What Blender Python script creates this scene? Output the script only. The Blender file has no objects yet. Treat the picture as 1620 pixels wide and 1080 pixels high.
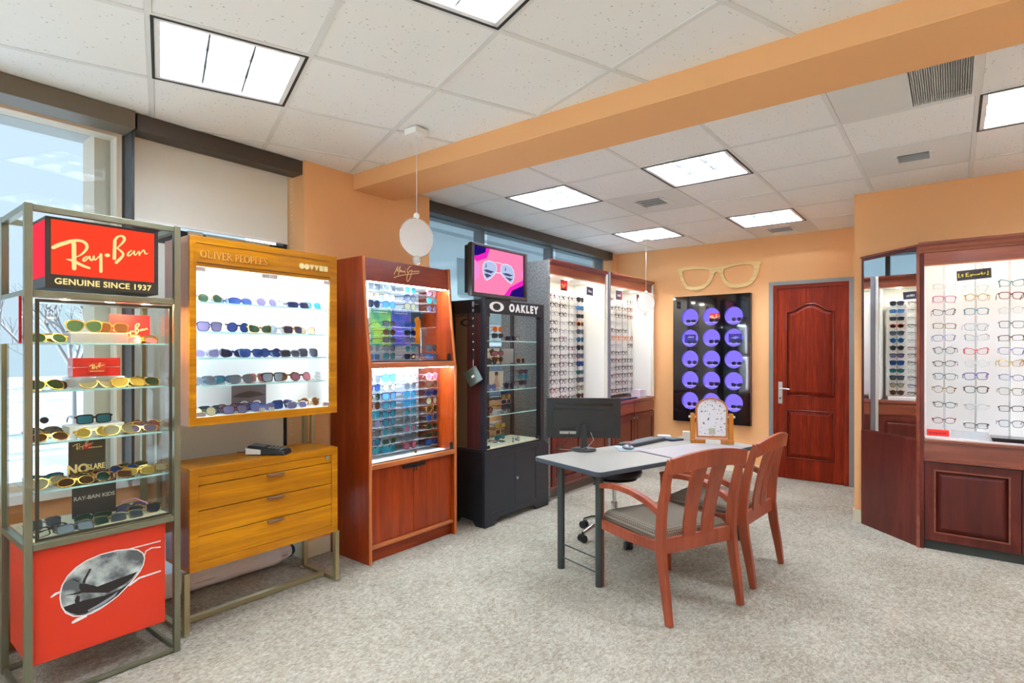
import bpy, bmesh, math, random
from mathutils import Vector, Matrix
from mathutils.geometry import tessellate_polygon
PI = math.pi
random.seed(7)
SC = bpy.context.scene
COL = SC.collection

# ------------------------------------------------------------------ camera, world, exposure
cam_data = bpy.data.cameras.new('camera')
cam = bpy.data.objects.new('camera', cam_data)
COL.objects.link(cam)
cam.location = (0, 0, 1.40)
cam.rotation_euler = (PI/2, 0, math.radians(38.1))
cam_data.sensor_width = 36
cam_data.lens = 890/1620*36
cam_data.shift_y = 15/1620
cam_data.clip_start = 0.02
SC.camera = cam
SC.view_settings.view_transform = 'Standard'
SC.view_settings.look = 'None'
SC.view_settings.gamma = 1
SC.view_settings.use_curve_mapping = False
SC.view_settings.exposure = 1.87
world = bpy.data.worlds.new('overcast')
SC.world = world
world.use_nodes = True
bg = world.node_tree.nodes['Background']
bg.inputs[0].default_value = (0.72, 0.86, 1.0, 1)
bg.inputs[1].default_value = 0.29

sun_d = bpy.data.lights.new('fill_sun', 'SUN'); sun_d.energy = 5.0; sun_d.angle = math.radians(3); sun_d.color = (.93, .97, 1)
sun = bpy.data.objects.new('fill_sun', sun_d); COL.objects.link(sun)
sun.rotation_euler = (math.radians(52), 0, math.radians(12))      # sun added behind the viewer, its bounce brightens the ceiling

LAMP = 42.0        # strength of the ceiling fixtures' tubes
SCREEN = .32         # dimming of signs and screens, set against the exposure
CASE = 11.0        # strength of the strips of light inside the display cases

# ------------------------------------------------------------------ materials
MATS = {}
def srgb(r, g, b):
    f = lambda c: (c/255/12.92) if c/255 <= .04045 else ((c/255+.055)/1.055)**2.4
    return (f(r), f(g), f(b), 1)
def new_mat(name):
    m = bpy.data.materials.new(name); m.use_nodes = True
    return m, m.node_tree, m.node_tree.nodes['Principled BSDF']
def plain(name, col, rough=.5, metal=0, coat=0, spec=.5, bump=None, alpha=1, trans=0):
    if name in MATS: return MATS[name]
    m, t, p = new_mat(name)
    p.inputs['Base Color'].default_value = srgb(*col)
    p.inputs['Roughness'].default_value = rough
    p.inputs['Metallic'].default_value = metal
    p.inputs['Coat Weight'].default_value = coat
    p.inputs['Coat Roughness'].default_value = .08
    p.inputs['Specular IOR Level'].default_value = spec
    p.inputs['Alpha'].default_value = alpha
    p.inputs['Transmission Weight'].default_value = trans
    if bump:
        sc, st = bump
        tc = t.nodes.new('ShaderNodeTexCoord'); n = t.nodes.new('ShaderNodeTexNoise'); b = t.nodes.new('ShaderNodeBump')
        n.inputs['Scale'].default_value = sc; n.inputs['Detail'].default_value = 3
        b.inputs['Strength'].default_value = st; b.inputs['Distance'].default_value = .002
        t.links.new(tc.outputs['Object'], n.inputs['Vector']); t.links.new(n.outputs['Fac'], b.inputs['Height'])
        t.links.new(b.outputs['Normal'], p.inputs['Normal'])
    MATS[name] = m
    return m
def ramp(t, pts):
    r = t.nodes.new('ShaderNodeValToRGB')
    e = r.color_ramp.elements
    e[0].position, e[0].color = pts[0][0], pts[0][1]
    e[1].position, e[1].color = pts[-1][0], pts[-1][1]
    for q in pts[1:-1]:
        x = e.new(q[0]); x.color = q[1]
    return r
def wood(name, c1, c2, axis='z', scale=1.0, rough=.35, coat=.25, streak=14, spec=.5):
    if name in MATS: return MATS[name]
    m, t, p = new_mat(name)
    tc = t.nodes.new('ShaderNodeTexCoord'); mp = t.nodes.new('ShaderNodeMapping')
    s = [streak*scale]*3; s['xyz'.index(axis)] = .9*scale
    mp.inputs['Scale'].default_value = s
    n = t.nodes.new('ShaderNodeTexNoise'); n.inputs['Scale'].default_value = 2.2; n.inputs['Detail'].default_value = 6; n.inputs['Roughness'].default_value = .62; n.inputs['Distortion'].default_value = .35
    n2 = t.nodes.new('ShaderNodeTexNoise'); n2.inputs['Scale'].default_value = .35; n2.inputs['Detail'].default_value = 2
    t.links.new(tc.outputs['Object'], mp.inputs['Vector'])
    t.links.new(mp.outputs['Vector'], n.inputs['Vector']); t.links.new(mp.outputs['Vector'], n2.inputs['Vector'])
    a = t.nodes.new('ShaderNodeMath'); a.operation = 'MULTIPLY_ADD'
    t.links.new(n2.outputs['Fac'], a.inputs[0]); a.inputs[1].default_value = .6
    t.links.new(n.outputs['Fac'], a.inputs[2])
    r = ramp(t, [(.50, srgb(*c1)), (.80, srgb(*[(x+y)/2 for x, y in zip(c1, c2)])), (1.0, srgb(*c2))])
    t.links.new(a.outputs[0], r.inputs['Fac']); t.links.new(r.outputs['Color'], p.inputs['Base Color'])
    p.inputs['Roughness'].default_value = rough; p.inputs['Coat Weight'].default_value = coat; p.inputs['Coat Roughness'].default_value = .12
    p.inputs['Specular IOR Level'].default_value = spec
    MATS[name] = m
    return m
def emit(name, col, strength, lin=False):
    if name in MATS: return MATS[name]
    m = bpy.data.materials.new(name); m.use_nodes = True; t = m.node_tree
    t.nodes.clear()
    o = t.nodes.new('ShaderNodeOutputMaterial'); e = t.nodes.new('ShaderNodeEmission')
    e.inputs[0].default_value = (*col, 1) if lin else srgb(*col); e.inputs[1].default_value = strength*(SCREEN if strength < 2 else 1)
    t.links.new(e.outputs[0], o.inputs[0])
    MATS[name] = m
    return m
def pane(name, tint=(.96, .99, .98), refl=1.0, ior=1.45, rough=0.0, body=None, bodyfac=0):
    """thin clear sheet: transparent + mirror by Fresnel (+ some body colour)"""
    if name in MATS: return MATS[name]
    m = bpy.data.materials.new(name); m.use_nodes = True; t = m.node_tree; t.nodes.clear()
    o = t.nodes.new('ShaderNodeOutputMaterial'); tr = t.nodes.new('ShaderNodeBsdfTransparent'); gl = t.nodes.new('ShaderNodeBsdfGlossy')
    fr = t.nodes.new('ShaderNodeFresnel'); mx = t.nodes.new('ShaderNodeMixShader'); mu = t.nodes.new('ShaderNodeMath'); mu.operation = 'MULTIPLY'
    tr.inputs[0].default_value = (*tint, 1); gl.inputs['Roughness'].default_value = rough; fr.inputs[0].default_value = ior
    mu.inputs[1].default_value = refl
    ge = t.nodes.new('ShaderNodeNewGeometry'); fb = t.nodes.new('ShaderNodeMath'); fb.operation = 'SUBTRACT'; fb.inputs[0].default_value = 1      # mirror on the front face only
    m3 = t.nodes.new('ShaderNodeMath'); m3.operation = 'MULTIPLY'
    t.links.new(ge.outputs['Backfacing'], fb.inputs[1]); t.links.new(fr.outputs[0], mu.inputs[0]); t.links.new(mu.outputs[0], m3.inputs[0]); t.links.new(fb.outputs[0], m3.inputs[1]); t.links.new(m3.outputs[0], mx.inputs[0])
    base = tr.outputs[0]
    if body:
        d = t.nodes.new('ShaderNodeBsdfDiffuse'); d.inputs[0].default_value = srgb(*body)
        tl = t.nodes.new('ShaderNodeBsdfTranslucent'); tl.inputs[0].default_value = srgb(*body)
        ad = t.nodes.new('ShaderNodeMixShader'); ad.inputs[0].default_value = .5
        t.links.new(d.outputs[0], ad.inputs[1]); t.links.new(tl.outputs[0], ad.inputs[2])
        m2 = t.nodes.new('ShaderNodeMixShader'); m2.inputs[0].default_value = bodyfac
        t.links.new(tr.outputs[0], m2.inputs[1]); t.links.new(ad.outputs[0], m2.inputs[2]); base = m2.outputs[0]
    t.links.new(base, mx.inputs[1]); t.links.new(gl.outputs[0], mx.inputs[2])
    t.links.new(mx.outputs[0], o.inputs[0])
    MATS[name] = m
    return m
def carpet_mat():
    m, t, p = new_mat('looped carpet')
    tc = t.nodes.new('ShaderNodeTexCoord')
    def noise(scale, detail, rough=.6, sc3=None):
        n = t.nodes.new('ShaderNodeTexNoise'); n.inputs['Scale'].default_value = scale; n.inputs['Detail'].default_value = detail; n.inputs['Roughness'].default_value = rough
        if sc3:
            mp = t.nodes.new('ShaderNodeMapping'); mp.inputs['Scale'].default_value = sc3; mp.inputs['Rotation'].default_value = (0, 0, .3)
            t.links.new(tc.outputs['Object'], mp.inputs['Vector']); t.links.new(mp.outputs['Vector'], n.inputs['Vector'])
        else: t.links.new(tc.outputs['Object'], n.inputs['Vector'])
        return n
    big = noise(1.3, 3); mid = noise(30, 5, .8, (1, .6, 1)); fine = noise(150, 3, .85)
    v = t.nodes.new('ShaderNodeTexVoronoi'); v.inputs['Scale'].default_value = 150; t.links.new(tc.outputs['Object'], v.inputs['Vector'])
    def ma(op, a, b, c=None):
        x = t.nodes.new('ShaderNodeMath'); x.operation = op
        for i, q in enumerate((a, b, c)):
            if q is None: continue
            if isinstance(q, (int, float)): x.inputs[i].default_value = q
            else: t.links.new(q, x.inputs[i])
        return x.outputs[0]
    mv = t.nodes.new('ShaderNodeMapping'); mv.inputs['Scale'].default_value = (1, .55, 1); t.links.new(tc.outputs['Object'], mv.inputs['Vector'])
    vc = t.nodes.new('ShaderNodeTexVoronoi'); vc.inputs['Scale'].default_value = 130; t.links.new(mv.outputs['Vector'], vc.inputs['Vector'])
    sc_ = t.nodes.new('ShaderNodeSeparateColor'); t.links.new(vc.outputs['Color'], sc_.inputs[0])
    s = ma('MULTIPLY_ADD', big.outputs['Fac'], .30, ma('MULTIPLY', mid.outputs['Fac'], .34))
    s = ma('MULTIPLY_ADD', fine.outputs['Fac'], .22, s)
    s = ma('MULTIPLY_ADD', sc_.outputs[0], .15, s)
    r = ramp(t, [(.34, srgb(122, 112, 95)), (.56, srgb(177, 168, 151)), (.78, srgb(218, 212, 199))])
    t.links.new(s, r.inputs['Fac']); t.links.new(r.outputs['Color'], p.inputs['Base Color'])
    p.inputs['Roughness'].default_value = .95; p.inputs['Specular IOR Level'].default_value = .1
    b = t.nodes.new('ShaderNodeBump'); b.inputs['Strength'].default_value = .7; b.inputs['Distance'].default_value = .006
    h = ma('ADD', v.outputs['Distance'], fine.outputs['Fac'])
    t.links.new(h, b.inputs['Height']); t.links.new(b.outputs['Normal'], p.inputs['Normal'])
    return m
def tile_mat():
    m, t, p = new_mat('mineral ceiling tile')
    tc = t.nodes.new('ShaderNodeTexCoord')
    v = t.nodes.new('ShaderNodeTexVoronoi'); v.inputs['Scale'].default_value = 42; v.inputs['Randomness'].default_value = 1
    n = t.nodes.new('ShaderNodeTexNoise'); n.inputs['Scale'].default_value = 5; n.inputs['Detail'].default_value = 2
    t.links.new(tc.outputs['Object'], v.inputs['Vector']); t.links.new(tc.outputs['Object'], n.inputs['Vector'])
    # small fissure holes of uneven size
    a = t.nodes.new('ShaderNodeMath'); a.operation = 'MULTIPLY_ADD'; a.inputs[1].default_value = -.13; a.inputs[2].default_value = .10
    t.links.new(n.outputs['Fac'], a.inputs[0])
    c = t.nodes.new('ShaderNodeSeparateColor'); t.links.new(v.outputs['Color'], c.inputs[0])
    b = t.nodes.new('ShaderNodeMath'); b.operation = 'MULTIPLY'; t.links.new(c.outputs[0], b.inputs[0]); b.inputs[1].default_value = .16
    d = t.nodes.new('ShaderNodeMath'); d.operation = 'ADD'; t.links.new(a.outputs[0], d.inputs[0]); t.links.new(b.outputs[0], d.inputs[1])
    l = t.nodes.new('ShaderNodeMath'); l.operation = 'LESS_THAN'; t.links.new(v.outputs['Distance'], l.inputs[0]); t.links.new(d.outputs[0], l.inputs[1])
    mx = t.nodes.new('ShaderNodeMixRGB'); mx.inputs[1].default_value = srgb(*(243, 243, 240)); mx.inputs[2].default_value = srgb(204, 202, 196)
    t.links.new(l.outputs[0], mx.inputs[0]); t.links.new(mx.outputs[0], p.inputs['Base Color'])
    p.inputs['Roughness'].default_value = .9; p.inputs['Specular IOR Level'].default_value = .15
    return m
def speckle(name, c1, c2, scale, rough=.4, lo=.4, hi=.6, spec=.4):
    if name in MATS: return MATS[name]
    m, t, p = new_mat(name)
    tc = t.nodes.new('ShaderNodeTexCoord'); n = t.nodes.new('ShaderNodeTexNoise'); n.inputs['Scale'].default_value = scale; n.inputs['Detail'].default_value = 5
    t.links.new(tc.outputs['Object'], n.inputs['Vector'])
    r = ramp(t, [(lo, srgb(*c1)), (hi, srgb(*c2))]); t.links.new(n.outputs['Fac'], r.inputs['Fac']); t.links.new(r.outputs['Color'], p.inputs['Base Color'])
    p.inputs['Roughness'].default_value = rough; p.inputs['Specular IOR Level'].default_value = spec
    MATS[name] = m
    return m
def weave(name, c1, c2, s):
    if name in MATS: return MATS[name]
    m, t, p = new_mat(name)
    tc = t.nodes.new('ShaderNodeTexCoord'); ch = t.nodes.new('ShaderNodeTexChecker'); ch.inputs['Scale'].default_value = s
    mp = t.nodes.new('ShaderNodeMapping'); mp.inputs['Rotation'].default_value = (0, 0, PI/4); mp.inputs['Location'].default_value = (0, 0, .013)
    n = t.nodes.new('ShaderNodeTexNoise'); n.inputs['Scale'].default_value = 220
    mx = t.nodes.new('ShaderNodeMixRGB'); mx.inputs[1].default_value = srgb(*c1); mx.inputs[2].default_value = srgb(*c2)
    m2 = t.nodes.new('ShaderNodeMixRGB'); m2.blend_type = 'MULTIPLY'; m2.inputs[0].default_value = .5
    t.links.new(tc.outputs['Object'], mp.inputs['Vector']); t.links.new(mp.outputs['Vector'], ch.inputs['Vector']); t.links.new(tc.outputs['Object'], n.inputs['Vector'])
    t.links.new(ch.outputs['Fac'], mx.inputs[0]); t.links.new(mx.outputs[0], m2.inputs[1]); t.links.new(n.outputs['Fac'], m2.inputs[2])
    t.links.new(m2.outputs[0], p.inputs['Base Color']); p.inputs['Roughness'].default_value = .9; p.inputs['Specular IOR Level'].default_value = .1
    MATS[name] = m
    return m

CARPET = carpet_mat(); TILE = tile_mat()
WALL = plain('orange wall paint', (236, 178, 122), .75, spec=.2, bump=(120, .08))
WALLTAN = plain('tan wall paint', (214, 180, 146), .75, spec=.2)
WHITEP = plain('white paint', (238, 237, 230), .5)
TEEM = plain('ceiling tee enamel', (228, 228, 224), .6, spec=.2)
BASEB = plain('cream vinyl base', (222, 214, 186), .5)
VALO = plain('olive valance metal', (104, 92, 74), .45)
VALD = plain('dark brown valance metal', (66, 56, 48), .45)
BLIND = plain('beige blind cloth', (228, 226, 214), .85, spec=.1)
DARKFR = plain('dark window frame', (44, 46, 50), .4)
GLASS = pane('clear glass')
WGLASS = pane('window glass', (.93, .98, .99))
GEDGE = plain('glass edge', (176, 222, 218), .15)
WHITEL = plain('white laminate', (244, 243, 240), .35)
WALNUT = wood('amber walnut veneer across', (150, 90, 0), (206, 136, 0), 'y', 1, .38, .08, 16, .3)
WALNUTV = wood('amber walnut veneer upright', (146, 86, 0), (194, 124, 2), 'z', 1, .38, .08, 16, .3)
CHERRY = wood('red cherry veneer upright', (116, 32, 0), (170, 62, 12), 'z', 1, .3, .22, 9, .35)
CHERRYH = wood('red cherry veneer across', (112, 30, 2), (152, 56, 14), 'y', 1, .3, .2, 9, .35)
CHEDGE = wood('light cherry edge', (176, 90, 36), (206, 122, 60), 'z', 1, .3, .3, 10)
CHEDGEH = wood('light cherry moulding', (166, 84, 38), (196, 116, 62), 'y', 1, .3, .3, 10)
MAHOG = wood('mahogany cabinet upright', (72, 22, 16), (112, 42, 32), 'z', 1, .35, .12, 6, .35)
MAHOGX = wood('mahogany cabinet across', (112, 50, 34), (156, 84, 56), 'x', 1, .3, .35, 7)
MAHOGY = wood('mahogany cabinet lengthwise', (116, 50, 34), (156, 80, 56), 'y', 1, .3, .35, 7)
DOORW = wood('sapele door veneer', (88, 18, 2), (148, 46, 16), 'z', 2, .45, .0, 26, .15)
DOORWX = wood('sapele door veneer across', (92, 20, 4), (142, 44, 16), 'x', 2, .45, .0, 26, .15)
CHAIRW = wood('cherry chair wood', (122, 50, 28), (160, 78, 48), 'z', 1, .36, .12, 8, .35)
SEATF = weave('grey brown woven seat cloth', (150, 138, 120), (110, 99, 86), 85)
STEELG = plain('olive brushed steel', (132, 134, 112), .35, metal=.75)
BRASSM = plain('pale brass steel', (162, 150, 112), .35, metal=.7)
CHROME = plain('chrome', (220, 220, 222), .08, metal=1)
SATIN = plain('satin nickel', (196, 196, 190), .3, metal=1)
BLACKM = plain('black metal', (26, 27, 30), .35)
BLACKP = plain('black plastic', (30, 32, 34), .4)
CHARC = plain('charcoal lacquer', (32, 34, 42), .38)
GREYLAM = speckle('grey speckled laminate', (108, 106, 104), (136, 134, 130), 60, .35)
MIRROR = plain('mirror silver', (236, 240, 240), .0, metal=1)
REDL = plain('orange red lacquer', (212, 48, 16), .35, coat=.1)
CREAMI = plain('cream ink', (255, 228, 150), .5)
WHITEI = plain('white ink', (240, 240, 236), .5)
GOLD = plain('gold', (226, 178, 84), .25, metal=.9)
BLACKI = plain('black ink', (34, 28, 28), .5)

# ------------------------------------------------------------------ mesh builder
class MB:
    def __init__(s): s.v = []; s.f = []; s.m = []; s.sm = []
    def add(s, vs, fs, mi=0, smooth=False):
        o = len(s.v); s.v += [Vector(q) for q in vs]
        for f in fs: s.f.append([o+i for i in f]); s.m.append(mi); s.sm.append(smooth)
        return s
    def box(s, x0, x1, y0, y1, z0, z1, mi=0, M=None):
        x0, x1 = min(x0, x1), max(x0, x1); y0, y1 = min(y0, y1), max(y0, y1); z0, z1 = min(z0, z1), max(z0, z1)
        vs = [(x0, y0, z0), (x1, y0, z0), (x1, y1, z0), (x0, y1, z0), (x0, y0, z1), (x1, y0, z1), (x1, y1, z1), (x0, y1, z1)]
        if M: vs = [M @ Vector(q) for q in vs]
        return s.add(vs, [(0, 3, 2, 1), (4, 5, 6, 7), (0, 1, 5, 4), (1, 2, 6, 5), (2, 3, 7, 6), (3, 0, 4, 7)], mi)
    def hexa(s, lo, hi, mi=0):
        """two quads (lists of 4 points), joined"""
        return s.add(list(lo)+list(hi), [(0, 3, 2, 1), (4, 5, 6, 7), (0, 1, 5, 4), (1, 2, 6, 5), (2, 3, 7, 6), (3, 0, 4, 7)], mi)
    def prism(s, pts, d, M=None, mi=0, holes=(), z0=0.0):
        """outline(s) in local xy, extruded z0..z0+d; M maps to place"""
        loops = [[Vector((p[0], p[1], 0)) for p in pts]] + [[Vector((p[0], p[1], 0)) for p in h] for h in holes]
        tris = tessellate_polygon(loops)
        flat = [q for l in loops for q in l]; n = len(flat)
        vs = [Vector((q.x, q.y, z0)) for q in flat] + [Vector((q.x, q.y, z0+d)) for q in flat]
        fs = []
        for a, b, c in tris:
            A, B, C = flat[a], flat[b], flat[c]
            if (B-A).cross(C-A).z < 0: a, b, c = a, c, b
            fs.append((a+n, b+n, c+n)); fs.append((c, b, a))
        o = 0
        for li, l in enumerate(loops):
            ar = sum(l[i].x*l[(i+1) % len(l)].y-l[(i+1) % len(l)].x*l[i].y for i in range(len(l)))
            ccw = ar > 0
            if li: ccw = not ccw
            for i in range(len(l)):
                j = (i+1) % len(l)
                a, b = o+i, o+j
                if not ccw: a, b = b, a
                fs.append((a, b, b+n, a+n))
            o += len(l)
        if M is not None: vs = [M @ q for q in vs]
        return s.add(vs, fs, mi)
    def cyl(s, p0, p1, r0, r1=None, n=12, mi=0, caps=True, smooth=True):
        r1 = r0 if r1 is None else r1
        p0 = Vector(p0); p1 = Vector(p1); ax = (p1-p0).normalized()
        u = ax.orthogonal().normalized(); w = ax.cross(u)
        vs = []
        for p, r in ((p0, r0), (p1, r1)):
            for i in range(n):
                a = 2*PI*i/n; vs.append(p+u*math.cos(a)*r+w*math.sin(a)*r)
        s.add(vs, [(i, (i+1) % n, n+(i+1) % n, n+i) for i in range(n)], mi, smooth)
        if caps: s.add(vs, [tuple(range(n-1, -1, -1)), tuple(range(n, 2*n))], mi)
        return s
    def tube(s, pts, r, n=8, mi=0, closed=False, smooth=True, flat=1.0, up=None):
        pts = [Vector(p) for p in pts]; rs = r if isinstance(r, (list, tuple)) else [r]*len(pts)
        k = len(pts); o = len(s.v); vs = []; prev = None
        for i, p in enumerate(pts):
            if closed: d = pts[(i+1) % k]-pts[i-1]
            else: d = pts[min(i+1, k-1)]-pts[max(i-1, 0)]
            d.normalize()
            if up is not None: u = d.cross(Vector(up)).normalized()
            elif prev is None: u = d.orthogonal().normalized()
            else:
                u = prev-d*prev.dot(d); u.normalize()
            prev = u; w = d.cross(u)
            for j in range(n):
                a = 2*PI*(j+.5)/n; vs.append(p+u*math.cos(a)*rs[i]+w*math.sin(a)*rs[i]*flat)
        fs = []
        for i in range(k if closed else k-1):
            for j in range(n):
                a = i*n+j; b = i*n+(j+1) % n; c = ((i+1) % k)*n+(j+1) % n; d2 = ((i+1) % k)*n+j
                fs.append((a, b, c, d2))
        s.add(vs, fs, mi, smooth)
        if not closed: s.add(vs, [tuple(range(n-1, -1, -1)), tuple(range((k-1)*n, k*n))], mi)
        return s
    def lathe(s, prof, c=(0, 0, 0), n=20, mi=0, M=None, smooth=True):
        vs = []
        for r, z in prof:
            for i in range(n):
                a = 2*PI*i/n; vs.append(Vector((c[0]+r*math.cos(a), c[1]+r*math.sin(a), c[2]+z)))
        fs = []
        for k in range(len(prof)-1):
            for i in range(n):
                j = (i+1) % n; fs.append((k*n+i, k*n+j, (k+1)*n+j, (k+1)*n+i))
        if M is not None: vs = [M @ q for q in vs]
        s.add(vs, fs, mi, smooth)
        s.add(vs, [tuple(range(n-1, -1, -1)), tuple(range((len(prof)-1)*n, len(prof)*n))], mi)
        return s
    def sphere(s, c, r, n=10, mi=0, sc=(1, 1, 1)):
        vs = []; fs = []; k = n//2+1
        prof = [(max(.02, math.sin(PI*i/k))*r, -math.cos(PI*i/k)*r) for i in range(k+1)]
        q = MB().lathe(prof, n=n)
        s.add([Vector((v.x*sc[0], v.y*sc[1], v.z*sc[2]))+Vector(c) for v in q.v], q.f, mi, True)
        return s
    def ribbon(s, pts, M, mi=0, th=.001, z0=0, k=.001):
        """brush stroke in a plane: pts (x, y, width)"""
        P = [Vector((p[0]*k, p[1]*k)) for p in pts]; W = [p[2]*k for p in pts]
        n = len(P); L = []; R = []
        for i in range(n):
            d = P[min(i+1, n-1)]-P[max(i-1, 0)]
            d = d.normalized() if d.length else Vector((1, 0))
            nn = Vector((-d.y, d.x))*W[i]/2
            L.append(P[i]+nn); R.append(P[i]-nn)
        for i in range(n-1):
            q = [L[i], R[i], R[i+1], L[i+1]]
            vs = [M @ Vector((a.x, a.y, z0)) for a in q]+[M @ Vector((a.x, a.y, z0+th)) for a in q]
            s.add(vs, [(3, 2, 1, 0), (4, 5, 6, 7), (0, 1, 5, 4), (1, 2, 6, 5), (2, 3, 7, 6), (3, 0, 4, 7)], mi)
        for i in range(n):
            c = P[i]; m_ = 8
            vs = [M @ Vector((c.x+math.cos(2*PI*j/m_)*W[i]/2, c.y+math.sin(2*PI*j/m_)*W[i]/2, zz)) for zz in (z0, z0+th*.98) for j in range(m_)]
            s.add(vs, [tuple(range(m_, 2*m_)), tuple(range(m_-1, -1, -1))]+[(j, (j+1) % m_, m_+(j+1) % m_, m_+j) for j in range(m_)], mi)
        return s
    def mesh(s, name, mats, inv=None):
        me = bpy.data.meshes.new(name)
        vs = [inv @ q for q in s.v] if inv is not None else s.v
        me.from_pydata([tuple(q) for q in vs], [], s.f)
        for i, p in enumerate(me.polygons): p.material_index = s.m[i]; p.use_smooth = s.sm[i]
        for m in mats: me.materials.append(m)
        me.update()
        return me
    def build(s, name, mats, parent=None, bevel=0, seg=2):
        if not isinstance(mats, (list, tuple)): mats = [mats]
        inv = parent_world(parent).inverted() if parent is not None else None
        o = bpy.data.objects.new(name, s.mesh(name, mats, inv)); COL.objects.link(o)
        if parent is not None: o.parent = parent
        if bevel:
            b = o.modifiers.new('bevel', 'BEVEL'); b.width = bevel; b.segments = seg; b.limit_method = 'ANGLE'; b.angle_limit = math.radians(40)
            b.harden_normals = False
        return o
def parent_world(p):
    M = p.matrix_basis.copy()
    q = p.parent
    while q is not None:
        M = q.matrix_basis @ M; q = q.parent
    return M
def thing(name, label, cat, loc=(0, 0, 0), rz=0, group=None, rot=None):
    o = bpy.data.objects.new(name, None); COL.objects.link(o)
    o.empty_display_size = .05
    o.location = loc; o.rotation_euler = rot if rot else (0, 0, rz)
    o['label'] = label; o['category'] = cat
    if group: o['group'] = group
    return o
def tag(o, label, cat, group=None, kind=None):
    o['label'] = label; o['category'] = cat
    if group: o['group'] = group
    if kind: o['kind'] = kind
    return o
def struct(name, mb, mats, bevel=0):
    o = mb.build(name, mats, None, bevel); o['kind'] = 'structure'
    return o
def lab(o, text): o['label'] = text; return o
def FX(x, y=0, z=0):     # plane facing +X: local x -> +Y, y -> +Z, z -> +X
    return Matrix(((0, 0, 1, x), (1, 0, 0, y), (0, 1, 0, z), (0, 0, 0, 1)))
def FY(y, x=0, z=0):     # plane facing -Y: local x -> +X, y -> +Z, z -> -Y
    return Matrix(((1, 0, 0, x), (0, 0, -1, y), (0, 1, 0, z), (0, 0, 0, 1)))
def rect(x0, x1, y0, y1): return [(x0, y0), (x1, y0), (x1, y1), (x0, y1)]
def circ(cx, cy, r, n=20, ry=None): return [(cx+r*math.cos(2*PI*i/n), cy+(ry or r)*math.sin(2*PI*i/n)) for i in range(n)]
def text_mb(body, size, M, mat, name, parent, depth=.001, bold=0, sx=1.0, align='CENTER', spacing=1.0):
    cu = bpy.data.curves.new('text', 'FONT'); cu.body = body; cu.size = size; cu.align_x = align; cu.align_y = 'CENTER'
    cu.extrude = depth/2; cu.offset = bold; cu.space_character = spacing; cu.resolution_u = 3
    ob = bpy.data.objects.new('text', cu); COL.objects.link(ob)
    dg = bpy.context.evaluated_depsgraph_get(); me = bpy.data.meshes.new_from_object(ob.evaluated_get(dg))
    bpy.data.objects.remove(ob); bpy.data.curves.remove(cu)
    T = M @ Matrix.Translation((0, 0, depth/2)) @ Matrix.Diagonal((sx, 1, 1, 1))
    if parent is not None: T = parent_world(parent).inverted() @ T
    me.transform(T); me.materials.clear(); me.materials.append(mat)
    o = bpy.data.objects.new(name, me); COL.objects.link(o); o.parent = parent
    return o
ORD = ['first', 'second', 'third', 'fourth', 'fifth', 'sixth', 'seventh', 'eighth', 'ninth', 'tenth', 'eleventh', 'twelfth', 'thirteenth', 'fourteenth', 'fifteenth']
# ================================================================== THE ROOM
H = 2.68
XR, YN = 3.2, -3.4          # right end and near end of the room
floor = struct('floor', MB().box(-3.8, XR, YN, 6.75, -.06, 0), CARPET)
ceil_ = struct('ceiling', MB().box(-3.8, XR, YN, 6.75, H+.13, H+.2), WHITEP)
def clip(poly, x0, x1, y0, y1):
    for ax, lim, sgn in ((0, x0, 1), (0, x1, -1), (1, y0, 1), (1, y1, -1)):
        out = []
        for i, p in enumerate(poly):
            q = poly[(i+1) % len(poly)]
            a = (p[ax]-lim)*sgn; b = (q[ax]-lim)*sgn
            if a >= 0: out.append(p)
            if (a < 0) != (b < 0):
                t = a/(a-b); out.append((p[0]+(q[0]-p[0])*t, p[1]+(q[1]-p[1])*t))
        poly = out
        if len(poly) < 3: return []
    return poly
def area(p): return abs(sum(p[i][0]*p[(i+1) % len(p)][1]-p[(i+1) % len(p)][0]*p[i][1] for i in range(len(p))))/2
TEE = MB()
def grid(m0, mp, n0, npp, ang, rng, region, skip):
    """lay-in tiles of one ceiling zone; m,n are the grid's own axes"""
    ca, sa = math.cos(ang), math.sin(ang)
    W = lambda m, n: (m*ca+n*sa, -m*sa+n*ca)
    for i in range(*rng[0]):
        for j in range(*rng[1]):
            if (i, j) in skip: continue
            a, b, c, d = m0+i*mp+.013, m0+(i+1)*mp-.013, n0+j*npp+.013, n0+(j+1)*npp-.013
            p = clip([W(a, c), W(b, c), W(b, d), W(a, d)], *region)
            if len(p) < 3 or area(p) < .0015: continue
            cx = sum(q[0] for q in p)/len(p); cy = sum(q[1] for q in p)/len(p)
            mb = MB().prism(p, .012, z0=H+.004+random.uniform(-.0012, .0012))
            mb.build('ceiling_tile', TILE, ceil_)
    for i in range(rng[0][0], rng[0][1]+1):
        m = m0+i*mp; p = clip([W(m-.012, -9), W(m+.012, -9), W(m+.012, 9), W(m-.012, 9)], *region)
        if len(p) > 2: TEE.prism(p, .028, z0=H)
    for j in range(rng[1][0], rng[1][1]+1):
        n = n0+j*npp; p = clip([W(-9, n-.012), W(9, n-.012), W(9, n+.012), W(-9, n+.012)], *region)
        if len(p) > 2: TEE.prism(p, .0275, z0=H+.0004)
AF = math.radians(20)
FAR = (-3.56, XR, 2.895, 6.75); NEAR = (-3.56, XR, YN, 2.51)
far_lights = [(0, 1), (2, 1), (0, 4), (2, 4), (5, 1), (7, 2), (9, 0), (9, 2)]
far_m0, far_mp, far_n0, far_np = -2.955, .611, 3.03, .62
near_lights = [(0, 0), (2, 1), (5, 0), (7, 2), (0, -3), (3, -3), (6, -3), (9, -1), (3, -6), (7, -5)]
near_m0, near_mp, near_n0, near_np = -3.14, .6, -.045, .595
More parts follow.
